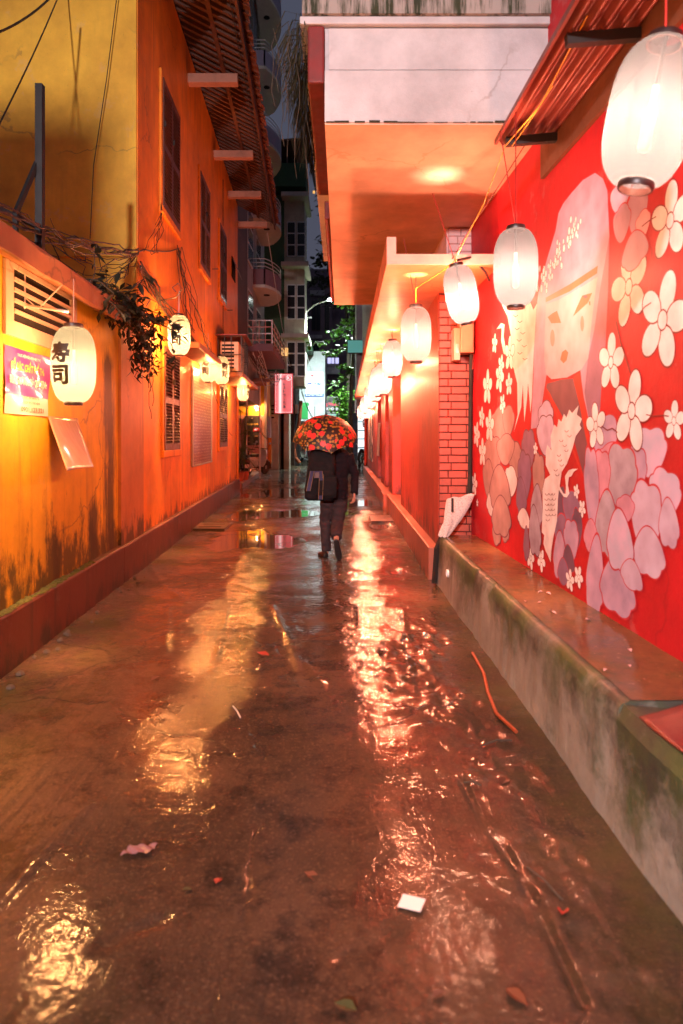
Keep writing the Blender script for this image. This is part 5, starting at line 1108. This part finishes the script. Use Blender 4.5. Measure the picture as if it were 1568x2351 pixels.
for xt, zt, xb, zb, w in ((-.385,1.19,-.435,.93,.05), (-.305,1.19,-.30,1.10,.11), (-.262,1.15,-.275,.82,.052)):
    stripe(xt, zt, xb, zb, w, blue, 'strap', 8.938 if xb > -.4 else 8.948)
    for s in (-1, 1): stripe(xt+s*w/2, zt, xb+s*w/2, zb, .007, yel, 'piping', 8.932 if xb > -.4 else 8.942)
stripe(-.318, 1.175, -.318, 1.105, .055, simple('brand_patch', (.09,.05,.05), .6, var=.6, vs=40), 'patch', 8.925)
for xs in (-.33, -.17):
    MB().tube([(xs,9.16,1.42), (xs,9.25,1.475), (xs+.01,9.42,1.44), (xs+.01,9.47,1.30)], .016, 6).build('shoulder_strap', bmk, bp)
# umbrella
APX = Vector((PX(746,9.15), 9.15, PZ(959,9.15))); ut = R(24)
um = thing('umbrella', APX, 'open black umbrella printed with red flowers and ochre leaves', 'umbrella')
Rm = Matrix.Rotation(ut, 3, 'X')
def UL(x, y, z): return APX + Rm @ Vector((x, y, z))
UR, UD = .445, .325
def canopy(u, v):
    a = u*2*math.pi; s = v; f = (u*8) % 1; m_ = 4*f*(1-f)
    r_ = UR*math.sin(s*1.30)/math.sin(1.30)*(1 - .055*m_*s); z = -UD*(1-math.cos(s*1.30))/(1-math.cos(1.30)) + .045*m_*s**2.2
    return UL(r_*math.cos(a+.2), r_*math.sin(a+.2), z)
um_m = N('floral_umbrella_cloth'); oc = um_m.obj()
wv = um_m.n('TexNoise'); wv.inputs['Scale'].default_value = 22; um_m.l(oc, wv.inputs[0])
vc = um_m.n('VectorMath', operation='MULTIPLY_ADD'); um_m.l(wv.outputs['Color'], vc.inputs[0]); vc.inputs[1].default_value = (.022,)*3; um_m.l(oc, vc.inputs[2])
def vor(sc, off):
    x = um_m.n('TexVoronoi', feature='F1'); x.inputs['Scale'].default_value = sc; um_m.l(um_m.map(vc.outputs[0], (1,1,1), off), x.inputs[0]); return x
v1 = vor(9.8, (0,0,0)); fl = um_m.ramp(v1.outputs['Distance'], [(.40, 1), (.44, 0)])
v2 = um_m.n('TexVoronoi', feature='F1'); v2.inputs['Scale'].default_value = 24; um_m.l(um_m.map(vc.outputs[0], (1,.45,1), (.3,.1,.7), (.4,.3,.8)), v2.inputs[0]); lf = um_m.ramp(v2.outputs['Distance'], [(.36, 1), (.42, 0)])
col = um_m.mix(lf, (.012,.007,.006), um_m.mix(um_m.noise(20, 2, .5, oc), (.42,.18,.02), (.16,.12,.02)))
pet = um_m.n('TexNoise'); pet.inputs['Scale'].default_value = 60; um_m.l(oc, pet.inputs[0])
col = um_m.mix(fl, col, um_m.mix(pet.outputs['Fac'], (.50,.010,.012), (.85,.05,.04)))
um_m.set(col=col, rough=.6, coat=.12, coatr=.3)
MB().grid(canopy, 64, 12).build('canopy', um_m.m, um, smooth=True, fix=False)
MB().tube([UL(0,0,.05), UL(0,0,-.72)], .006, 8).build('shaft', M['steel'], um); MB().tube([UL(0,0,-.70), UL(0,0,-.80)], .013, 8).build('handle', shoe, um); MB().tube([UL(0,0,-.005), UL(0,0,.055)], [.012,.004], 8).build('tip', M['black'], um)
for k in range(8):
    MB().tube([canopy(k/8 + 1e-6, v)-Vector((0,0,.006)) for v in (.02,.3,.6,.85,1)], .0025, 4).build('rib', M['steel'], um)
# ------------------------------------------------------------------ motorbikes
def make_scooter(body, label, grp='motorbikes parked along the lane'):
    """rides towards +Y, wheels on z=0"""
    t = thing('motorbike', (0,0,0), label, 'motorbike', grp)
    tyre = simple('tyre', (.015,.015,.015), .8)
    for y in (-.62, .62):
        w = MB().loft([[Vector((x, y+r_*math.cos(a), .28+r_*math.sin(a))) for a in np.linspace(0, 2*math.pi, 25)[:-1]] for x, r_ in ((-.04,.20),(-.05,.25),(-.03,.28),(.03,.28),(.05,.25),(.04,.20))]).build('wheel', tyre, t, smooth=True)
        MB().loft([[Vector((x, y+r_*math.cos(a), .28+r_*math.sin(a))) for a in np.linspace(0, 2*math.pi, 13)[:-1]] for x, r_ in ((-.045,.05),(-.02,.19),(.02,.19),(.045,.05))]).build('rim', M['steel'], w)
    MB().loft([ell((0,y,z), rx, ry, 12) for y, z, rx, ry in ((-.30,.32,.10,.34),(-.36,.48,.15,.42),(-.38,.62,.16,.46),(-.36,.72,.13,.44))]).build('rear_body', body, t, smooth=True)
    MB().loft([ell((0,-.30,z), rx, ry, 14) for z, rx, ry in ((.72,.13,.40),(.78,.14,.42),(.82,.11,.38))]).build('seat', shoe, t, smooth=True)
    MB().loft([[Vector((x*w, y, z)) for x, y, z in ((-1,yy-.04,zz),(1,yy-.04,zz),(.7,yy+.06,zz+.02),(-.7,yy+.06,zz+.02))] for w, yy, zz in ((.14,.28,.30),(.20,.36,.5),(.19,.40,.75),(.14,.38,.95),(.10,.36,1.0))]).build('leg_shield', body, t, bevel=.02)
    MB().box(-.14, .14, -.1, .32, .26, .32).build('footboard', shoe, t, bevel=.02)
    MB().tube([(0,.40,.95),(0,.56,.55),(0,.62,.30)], .03, 6).build('fork', M['steel'], t)
    MB().tube([(-.33,.22,1.04),(-.15,.34,1.02),(.15,.34,1.02),(.33,.22,1.04)], .016, 6).build('handlebar', M['black'], t)
    for s in (-1, 1):
        MB().tube([(s*.24,.27,1.04),(s*.30,.30,1.22)], .008, 5).build('mirror_stem', M['black'], t); MB().lathe([(.01,-.04),(.05,-.02),(.05,.02),(.01,.04)], 8, (s*.31,.30,1.25)).build('mirror', M['steel'], t)
    MB().lathe([(.02,.0),(.08,.02),(.09,.06),(.05,.1)], 10, (0,.44,.84)).build('headlight', M['rail'], t, smooth=True)
    MB().box(-.10, .10, -.86, -.80, .56, .64).build('tail_light', simple('tail_light_red', (.45,.02,.02), .2, coat=1), t, bevel=.01); MB().box(-.09, .09, -.90, -.885, .36, .50).build('number_plate', M['white'], t)
    MB().tube([(0,-.80,.60),(0,-.86,.50),(0,-.89,.36)], .015, 5).build('plate_bracket', M['black'], t); MB().tube([(.16,-.2,.24),(.17,-.75,.30)], .04, 8).build('exhaust', M['steel'], t)
    MB().loft([[Vector((x, y, z)) for x in (-.06,.06)] + [Vector((x, y, z+.015)) for x in (.06,-.06)] for y, z in ((.36,.50),(.5,.585),(.66,.585),(.84,.47))]).build('mudguard', body, t)
    return t
bodies = [simple('bike_%s' % n, c, .25, coat=1, coatr=.05, bump=0) for n, c in (('black', (.02,.02,.022)), ('white', (.5,.5,.5)), ('maroon', (.16,.02,.04)), ('grey', (.12,.11,.09)))]
for (x, Y, rz, k, lb, z) in ((-3.62, 25.2, 12, 0, 'dark motorbike on the porch with its red tail light facing out', .17), (-3.30, 26.4, -25, 1, 'white fronted motorbike under a cover on the porch', .17), (PX(700,43), 43.0, 30, 3, 'grey motorbike parked by the pole left of the umbrella', 0), (PX(715,42), 42.0, -160, 2, 'maroon motorbike close beside the umbrella edge', 0), (PX(829,34.5), 34.5, 8, 0, 'black motorbike parked beyond the walker on the right', 0)):
    t = make_scooter(bodies[k], lb); t.location = (x, Y, z); t.rotation_euler = (0, R(6), R(rz))
# ------------------------------------------------------------------ small things on the left
po = thing('wall_poster', LW(5.15, .01, 1.8), 'purple and white notice poster on the yellow wall, below the vent', 'poster')
pg = N('poster_print'); zz = pg.xyz()[2]
pg.set(col=pg.mix(pg.ramp(pg.rng(zz, 1.80, 2.285), [(.29,0),(.30,1)]), (.80,.72,.70), pg.mix(pg.noise(3,3), (.06,.02,.36), (.36,.015,.24))), rough=.3, coat=.8, coatr=.08)
MB().grid(lambda u, v: LW(4.76+.77*u, .006+.010*math.sin(u*5+v*4)**2+ (.03*u**6*v), 1.805+.478*v), 10, 8).build('sheet', pg.m, po, smooth=True, fix=False)
uu = Vector(LW(1,0,0))-Vector(LW(0,0,0)); 
def wtxt(body, y, z, h, w, m, bold=.0):
    q = MB(); text_on(q, body, LW(y, .022, z), uu, V, h, w, bold); q.build('lettering', m, po, fix=False)
wy = simple('poster_yellow', (.85,.55,.05), .5, bump=0); ww = simple('poster_white', (.82,.78,.76), .5, bump=0); wr = simple('poster_red', (.60,.08,.06), .5, bump=0)
wtxt('THỰC HIỆN VĂN MINH ĐÔ THỊ', 5.15, 2.225, .022, .42, ww, .01); wtxt('ĐỔ RÁC, CHẤT PHẾ THẢI', 5.15, 2.125, .055, .64, wy, .03); wtxt('ĐÚNG NƠI VÀ GIỜ QUY ĐỊNH', 5.15, 2.025, .055, .68, ww, .03)
wtxt('VNPT INTERNET &', 5.19, 1.925, .020, .30, wr, .01); wtxt('DỊCH VỤ TẠI NHÀ', 5.19, 1.888, .020, .32, wr, .01); wtxt('0901.123.321', 5.21, 1.828, .036, .42, wr, .02)
fl_ = thing('loose_flyer', LW(5.9, .1, 1.4), 'glossy blank flyer curling away from the yellow wall beside the poster', 'flyer')
fm_ = N('glossy_flyer'); fm_.set(col=fm_.mix(fm_.noise(2), (.62,.30,.20), (.80,.62,.52)), rough=.3, coat=1, coatr=.06); fm_.bump(fm_.noise(7, 3, .5, fm_.map(fm_.pos, (1,1.5,.5))), .5, .03)
def flf(u, v):
    k = v**1.5; o = .008 + .27*k + .02*math.sin(v*3.1); y = (5.55+.70*u)*(1-k) + (5.22+.64*u)*k; return LW(y, o - .03*math.sin(u*3.1)*v, 1.81 - .43*v)
MB().grid(flf, 12, 14).build('sheet', fm_.m, fl_, smooth=True, fix=False).modifiers.new('t', 'SOLIDIFY').thickness = .003
# bracket of the first lantern
br = thing('lantern_bracket', LW(5.0, .1, 2.75), 'pale metal bracket holding the nearest lettered lantern', 'bracket')
MB().tube([LW(5.1,.0,2.60), LW(5.08,.02,2.62), LW(5.02,.36,2.56)], .010, 6).build('arm', M['rail'], br); MB().tube([LW(5.1,.005,2.60), LW(5.1,.005,2.95)], .009, 6).build('upright', M['rail'], br); MB().tube([LW(5.1,.01,2.68), LW(5.12,.10,2.60), LW(5.2,.25,2.80)], .006, 6).build('brace', M['rail'], br)
# iron post on the annex roof
ip = thing('iron_post', LW(5.6, -.2, 3.0), 'black iron post with slanted brace on the annex roof', 'post')
a = P(92, 195, 5.5); a.y = 5.5; MB().box(a.x-.028, a.x+.028, 5.47, 5.53, 2.98, a.z).build('post', M['black'], ip); p1 = P(86, 372, 5.5); p2 = P(36, 490, 5.3)
MB().bar(p1, p2, .035).build('brace', M['black'], ip); MB().bar(P(-20, 470, 5.3), P(95, 525, 5.5), .05, .03).build('rail', M['black'], ip); MB().bar(p2, p2-Vector((0,0,.42)), .035).build('foot', M['black'], ip)
# tangled cables
rng = random.Random(77)
GC = 'tangled black cables along the yellow wall'
def cable(pts, r=.006, label='thin black cable in the tangle strung along the yellow wall', grp=GC, m=None):
    MB().tube(pts, r, 5).build('cable', m or M['cable'], None, label, 'cable', grp)
def wig(a, b_, s, n=12, w=.03):
    return [p + (Vector((rng.gauss(0,w), rng.gauss(0,w), rng.gauss(0,w))) if 0 < i < n else Vector((0,0,0))) for i, p in enumerate(sag(a, b_, s, n))]
for k in range(7): cable(wig(P(-30, 455+8*k, 4.6), P(318, 578+rng.uniform(-8,8), 8.35), .05+.05*rng.random(), 14, .02), rng.uniform(.005, .011))
for k in range(9): cable(wig(P(rng.uniform(60,200), rng.uniform(500,560), 6.2+rng.random()), P(318, 580, 8.35), rng.uniform(.15,.5), 12, .03), rng.uniform(.003,.006))
for k in range(9): cable(wig(LW(8.4, .05, 3.75+rng.uniform(-.06,.06)), LW(rng.uniform(14.5, 16), .12, 3.12+rng.uniform(0,.1)), rng.uniform(.05,.35), 12, .035), rng.uniform(.005,.012))
hook = Vector(P(411, 570, 10.9)); cable(wig(P(318,578,8.35), hook, .02, 8, .01), .01)
for k in range(9): cable(wig(hook + Vector((rng.uniform(-.05,.05),0,rng.uniform(-.05,.05))), LW(rng.uniform(11.5,15.5), .08, rng.uniform(3.1,3.6)), rng.uniform(.05,.5), 10, .03), rng.uniform(.004,.009))
for k in range(6): cable(wig(LW(9.6+rng.random()*.3, .03, 4.95), P(318+rng.uniform(-5,60),578,8.6), rng.uniform(.0,.25), 8, .02), .004)
cable(sag(P(143,-30,8.2), P(-20,320,5.5), .05), .008, 'black cable slanting down across the upper left wall', None); cable(sag(P(-20,80,6), P(130,-20,7.5), .06), .012, 'thick cable crossing the top left corner', None); cable([P(270,-20,8.35), P(245,180,8.35), P(215,380,8.36), P(207,548,8.38)], .006, 'thin cable running down the ochre gable wall', None)
cable([LW(16.6,.02,7.9), LW(16.6,.02,3.1)], .008, 'straight cable running down between the upper shutters', None)
cable(wig(P(488,885,12.6), P(545,1020,15), .15, 8, .01)[:7], .004, 'thin cord dangling below the paired lanterns', None)
# wire coil lump on the pole side of the porch
cb = thing('cable_bundle', P(610,850,24), 'pale bundle of tangled wires above the porch awning', 'cables')
for k in range(16):
    c0 = P(rng.uniform(568,600), rng.uniform(805,830), 23.5); MB().tube(wig(c0, P(rng.uniform(605,650), rng.uniform(845,872), 27), rng.uniform(.1,.7), 8, .06), .010, 4).build('wire', M['rail'] if k % 2 else M['cable'], cb)
# air conditioner in cage
acu = thing('air_conditioner', LW(16.6, .3, 3.1), 'caged air conditioner unit on the orange wall above the hood', 'air conditioner')
MB(LW).box(15.6, 16.9, .08, .50, 3.12, 3.82).build('casing', M['boxcream'], acu, bevel=.02)
for k in range(7): MB(LW).box(15.59, 15.598, .12, .40, 3.2+k*.085, 3.245+k*.085).build('grille_slot', M['hole'], acu)
for y in (15.45, 17.05):
    for o in (.05, .2, .35, .58): MB(LW).box(y-.008, y+.008, o-.008, o+.008, 3.10, 3.92).build('cage_bar', M['black'], acu)
for k in range(9): MB(LW).box(15.45+k*.2-.006, 15.45+k*.2+.006, .575, .587, 3.10, 3.92).build('cage_bar', M['black'], acu)
for z in (3.12, 3.5, 3.92): MB().tube([LW(15.45,.05,z), LW(15.45,.58,z), LW(17.05,.58,z), LW(17.05,.05,z)], .010, 4).build('cage_rail', M['black'], acu)
MB(LW).box(15.35, 17.2, .0, .70, 3.93, 3.95).build('cover_sheet', M['tin'], acu)
# scroll bracket of the vine lantern
MB().tube([LW(9.6,.0,3.55), LW(9.6,.25,3.60), LW(9.6,.34,3.72), LW(9.6,.28,3.80), LW(9.6,.20,3.74), LW(9.6,.25,3.68)], .008, 5).build('scroll_bracket', M['black'], None, 'curled iron bracket above the vine lantern', 'bracket')
# ------------------------------------------------------------------ vine over the coping
vn = thing('hanging_vine', LW(7.2, .2, 2.9), 'dark leafy vine spilling over the end of the coping', 'plant')
lm = leaf_obj('leaf', M['leaf'], .15, .055); rng = random.Random(14)
def sprig(p, n, L, droop):
    pts = [Vector(p)]; d = Vector((rng.uniform(-.1,.5), rng.uniform(-.4,.4), rng.uniform(-.2,.6))).normalized()
    for q in range(n): d = (d + Vector((rng.gauss(0,.25), rng.gauss(0,.25), -droop))).normalized(); pts.append(pts[-1] + d*L)
    return pts
leaves = 0; stems = []
for k in range(34):
    t = k/33; y = 6.1 + 1.9*t + rng.uniform(-.1,.1); p = LW(y, .10+.15*t+rng.uniform(-.05,.1), 2.95+rng.uniform(0,.12)-.25*max(0,t-.55))
    stems.append(sprig(p, 4+int(3*t), .09, .12+.25*t))
for (y, o, L) in ((7.55,.30,13),(7.7,.38,11),(7.45,.34,9),(7.9,.30,8)):
    p = Vector(LW(y, o, 2.78)); s_ = [p]
    for q in range(L): s_.append(s_[-1] + Vector((rng.gauss(0,.02), rng.gauss(0,.02), -.072)))
    stems.append(s_)
for s_ in stems:
    MB().tube(s_, .004, 4).build('stem', M['bark'], vn)
    for p in s_[1:]:
        for q in range(2 if len(s_) < 9 else 1):
            if leaves >= 300: break
            inst(lm, vn, p, (rng.uniform(-1.3,.5), rng.uniform(-.6,.6), rng.uniform(0,6.28)), (rng.uniform(.6,1.1),)*3, 'leaf'); leaves += 1
core = MB()
for k in range(900):
    t = rng.random()**.7; y = 6.3 + 1.6*t; p = Vector(LW(y, rng.gauss(.17+.10*t,.07), 2.97 + rng.gauss(0,.06) - .20*t*rng.random() - (.45*rng.random() if t > .7 else 0)))
    d = Vector((rng.uniform(-.4,1), rng.uniform(-1,1), rng.uniform(-1,.6))).normalized(); s_ = d.cross(Vector((0,.3,1))).normalized(); L = rng.uniform(.07,.13); w = L*.17
    core.add([p, p+d*L*.5+s_*w, p+d*L, p+d*L*.5-s_*w], [(0,1,2,3)], True)
core.build('foliage', M['leaf'], vn, kind='stuff', fix=False)
# ------------------------------------------------------------------ small things on the right
jb = thing('meter_box', (1.42, 7.7, 2.55), 'cream metal meter box on the brick corner behind the tilted lantern', 'box')
MB().box(1.33, 1.475, 7.60, 7.845, 2.58, 3.26).build('case', M['boxcream'], jb, bevel=.008); MB().box(1.26, 1.329, 7.64, 7.845, 2.50, 2.86).build('side_case', M['boxcream'], jb, bevel=.006); MB().box(1.345, 1.46, 7.592, 7.599, 2.62, 3.2).build('door', M['boxcream'], jb); MB().box(1.28, 1.31, 7.632, 7.639, 2.58, 2.68).build('label_plate', M['white'], jb)
cable([P(1050,598,6.45), P(1085,590,6.6), P(1115,625,6.7), P(1124,645,6.9)], .014, 'dark hose looping over the tilted lantern', None)
cable([(1.47,7.70,2.57), (1.475,7.78,2.1), (1.47,7.79,1.2), (1.45,7.77,.95), (1.30,7.66,.68), (1.13,7.60,.56), (1.055,7.56,.40), (1.03,7.56,.02)], .032, 'thick black cable running down the brick corner to the ground', None)
cable([(1.478,7.62,3.2), (1.487,7.66,2.9), (1.482,7.70,2.4)], .012, 'thin red edged conduit beside the meter box', None, M['redwire'])
for pts, m_, lb in (([(AE(3.6)+.12,3.6,3.86), (AE(4.4)+.12,4.4,3.78), (1.20,5.0,3.77), P(1110,470,5.9), P(1050,585,6.42)], M['yellowwire'], 'yellow wire from the awning down to the tilted lantern'), ([P(1048,596,6.42), P(1012,625,6.6), P(955,662,6.95), (PX(955,7),7.0,PZ(695,7.0))], M['yellowwire'], 'yellow wire linking two lanterns under the canopy'), ([P(1212,322,5.05), P(1150,420,5.6), P(1082,520,6.2), P(1035,600,6.6)], M['redwire'], 'thin red cord slanting to the pale brick'), ([(1.30,4.2,3.80), (1.28,4.7,3.79), (1.25,5.0,3.77)], M['yellowwire'], 'short yellow wire end tied to the awning purlin')):
    cable(pts, .0042, lb, None, m_)
nw = thing('newspaper_bag', (1.24, 7.5, .54), 'crumpled newspaper parcel wedged between the ledge and brick corner', 'bag')
nm_ = N('newsprint'); nm_.set(col=nm_.mix(nm_.math('MULTIPLY', nm_.ramp(nm_.noise(1, 3, .6, nm_.map(nm_.pos, (60,60,140))), [(.5,0),(.6,1)]), .5), (.66,.56,.52), (.2,.15,.15)), rough=.8)
def nwf(u, v):
    a = u*2*math.pi; w = .05 + .10*v + .02*math.sin(3*a+5*v); c = Vector((1.13+.22*v, 7.52+.1*v, .545+.43*v)); return c + Vector((w*math.cos(a)*1.05, w*.45*math.sin(a), .03*math.cos(a)*v + .012*math.sin(5*a+9*v)))
MB().grid(nwf, 28, 12).build('paper', nm_.m, nw, smooth=False, fix=False); 
MB().box(1.20, 1.225, 7.46, 7.47, .82, .97).build('black_label', M['ink'], nw)
dp = thing('drain_pipe_end', (1.08, 6.6, .2), 'white oval pipe mouth low on the ledge face', 'pipe'); 
MB().loft([[Vector((x, 6.9+r_*math.cos(a), .26+r_*.9*math.sin(a))) for a in np.linspace(0, 2*math.pi, 17)[:-1]] for x, r_ in ((1.10,.045),(1.06,.045),(1.06,.034),(1.10,.034))], cap=False).build('rim', M['white'], dp); MB().lathe([(.001,0),(.034,.001)], 12, (0,0,0)).build('bore', M['hole'], dp).matrix_local = Matrix.Translation(Vector((1.085,6.9,.26))-Vector((1.08,6.6,.2))) @ Matrix.Rotation(R(90), 4, 'Y')
# red and white Santa cloth in the far recess
sc_ = thing('hanging_cloth', (1.1, 19.8, 1.1), 'red and white cloth hanging in the far doorway of the red house', 'cloth')
MB().grid(lambda u, v: (1.10-.06*v+.02*math.sin(6*u), 19.4+.9*u-.35*v, 2.05-.95*v), 8, 10).build('white_part', M['paperwhite'], sc_, smooth=True, fix=False); MB().grid(lambda u, v: (1.13-.03*v, 20.0+.5*u-.2*v, 1.8-.75*v), 6, 8).build('red_part', M['redrecess'], sc_, smooth=True, fix=False)
MB().tube([(1.10,19.3,2.06),(1.12,20.5,2.06)], .008, 4).build('line', M['cable'], sc_)
# ------------------------------------------------------------------ litter on the ground
def on_ground(x, y):
    g = gpt(x, y); return Vector((g[0], g[1], 0))
from mathutils.bvhtree import BVHTree
_pv = bpy.data.objects['alley_pavement']; _bv = BVHTree.FromObject(_pv, bpy.context.evaluated_depsgraph_get())
def drop(x, y, up=.004):
    h = _bv.ray_cast(Vector((x, y, 1)), Vector((0,0,-1))); return Vector((x, y, (h[0].z if h[0] else 0)+up))
g = on_ground(945, 2072); g = drop(g.x, g.y, .012)
cd = MB().box(-.042, .042, -.032, .032, 0, .0015).build('white_card', M['paperwhite'], None, 'small white printed card lying on the wet ground in front', 'card'); cd.location = g; cd.rotation_euler = (R(4), R(-3), R(-24))
rng = random.Random(50)
lf_m = [simple('fallen_leaf_%d' % k, c, .5, bump=0) for k, c in enumerate(((.30,.03,.02), (.09,.035,.02), (.05,.05,.015), (.15,.045,.02)))]
lfm = [leaf_obj('fallen_leaf', m, .09, .05) for m in lf_m]
for k, (x, y, s, mi, lb) in enumerate(((590,1497,1.6,0,'pinkish red leaf lying mid alley'), (495,2030,.6,0,'red leaf left of centre near the bottom'), (698,2000,.9,3,'brown leaf near the bottom centre'), (418,2045,.5,2,'small dark green leaf near the bottom left'), (820,2320,.8,2,'dark leaf at the bottom edge of the picture'), (1160,2270,.9,3,'reddish leaf at the bottom right'), (1152,1800,1.0,1,'brown leaf in the muddy strip at right'), (990,2290,.6,1,'small brown leaf near the bottom edge'), (365,1555,.9,1,'flat dark leaf near the left plinth'), (1290,2100,.8,0,'red leaf at the foot of the ledge'))):
    g = on_ground(x, y); o = bpy.data.objects.new('fallen_leaf', lfm[mi]); COL.objects.link(o); o.location = drop(g.x, g.y, .008); o.rotation_euler = (rng.uniform(-.15,.15), rng.uniform(-.15,.15), rng.uniform(0,6.28)); o.scale = (s,)*3; tag(o, lb, 'leaf', 'fallen leaves on the wet alley')
for k, (p, q, r_, m_, lb) in enumerate((((535,1625),(552,1650),.004,M['rail'],'thin pale stick lying mid alley'), ((1105,1712),(1175,1700),.005,M['bark'],'dark twig across the muddy strip'), ((1065,1790),(1105,1800),.004,M['bark'],'short dark twig beside the long groove'), ((1210,1985),(1290,2065),.004,M['bark'],'long thin twig pointing to the ledge'))):
    a, b_ = on_ground(*p), on_ground(*q); MB().tube([drop(a.x,a.y,r_+.004), drop((a.x+b_.x)/2,(a.y+b_.y)/2,r_+.012), drop(b_.x,b_.y,r_+.004)], r_, 5).build('twig', m_, None, lb, 'twig')
pts = [on_ground(*p) for p in ((1085,1500),(1110,1545),(1120,1590),(1140,1640),(1185,1685))]; MB().tube([drop(p.x,p.y,.010) for p in pts], .011, 8).build('orange_hose', simple('orange_hose', (.32,.055,.015), .5), None, 'short orange hose half buried in the broken concrete', 'hose', smooth=True)
pts = on_ground(310, 1958); MB().grid(lambda u, v: drop(pts.x-.05+.11*u+.02*v, pts.y-.03+.06*v+.02*u, .010+.012*abs(math.sin(7*u+5*v))), 8, 6).build('plastic_scrap', simple('lilac_plastic', (.22,.10,.10), .4, coat=.3), None, 'crumpled pinkish plastic scrap near the front left', 'scrap')
g = gpt(487, 1209); mh = thing('drain_cover', (g[0], g[1], 0), 'rusty square drain cover by the left plinth', 'drain cover'); z0 = drop(*g).z+.008; MB().box(g[0]-.3, g[0]+.3, g[1]-.42, g[1]+.42, z0-.05, z0+.012).build('plate', M['plinth'], mh, bevel=.006)
for s in (-.12, .12): MB().box(g[0]-.2, g[0]+.2, g[1]+s*1.6-.03, g[1]+s*1.6+.03, z0+.013, z0+.017).build('slot', M['hole'], mh)
g = gpt(882, 1192); MB().box(g[0]-.28, g[0]+.2, g[1]-.5, g[1]+.5, -.04, drop(*g).z+.022).build('concrete_cover', M['plinth'], None, 'flat concrete drain slab at the foot of the red plinth', 'slab', bevel=.008)
bm_c = [leaf_obj('petal', simple('pale_petal', (.62,.34,.30), .6, bump=0), .05, .035)]
for k in range(12):
    y = rng.uniform(3.0, 5.2); x = BF(y)+.06+rng.random()*.3; o = bpy.data.objects.new('petal', bm_c[0]); COL.objects.link(o); o.location = (x, y, .548); o.rotation_euler = (0,0,rng.uniform(0,6)); o.scale = (rng.uniform(.4,.9),)*3; tag(o, 'tiny pale petal scattered on the ledge top', 'petal', 'petals on the ledge top')
rk = simple('rubble', (.07,.045,.03), .8, var=.4, bump=.8)
for k in range(26):
    y = rng.uniform(3.2, 8.0); x = -2.06-.0457*y+rng.uniform(.03,.16); s = rng.uniform(.012,.035)
    MB().lathe([(s*.6,0),(s,s*.3),(s*.8,s*.7),(s*.3,s)], 6, drop(x, y, -.006)).build('rubble_lump', rk, None, 'small lump of rubble along the foot of the left plinth', 'rubble', 'rubble along the left plinth')
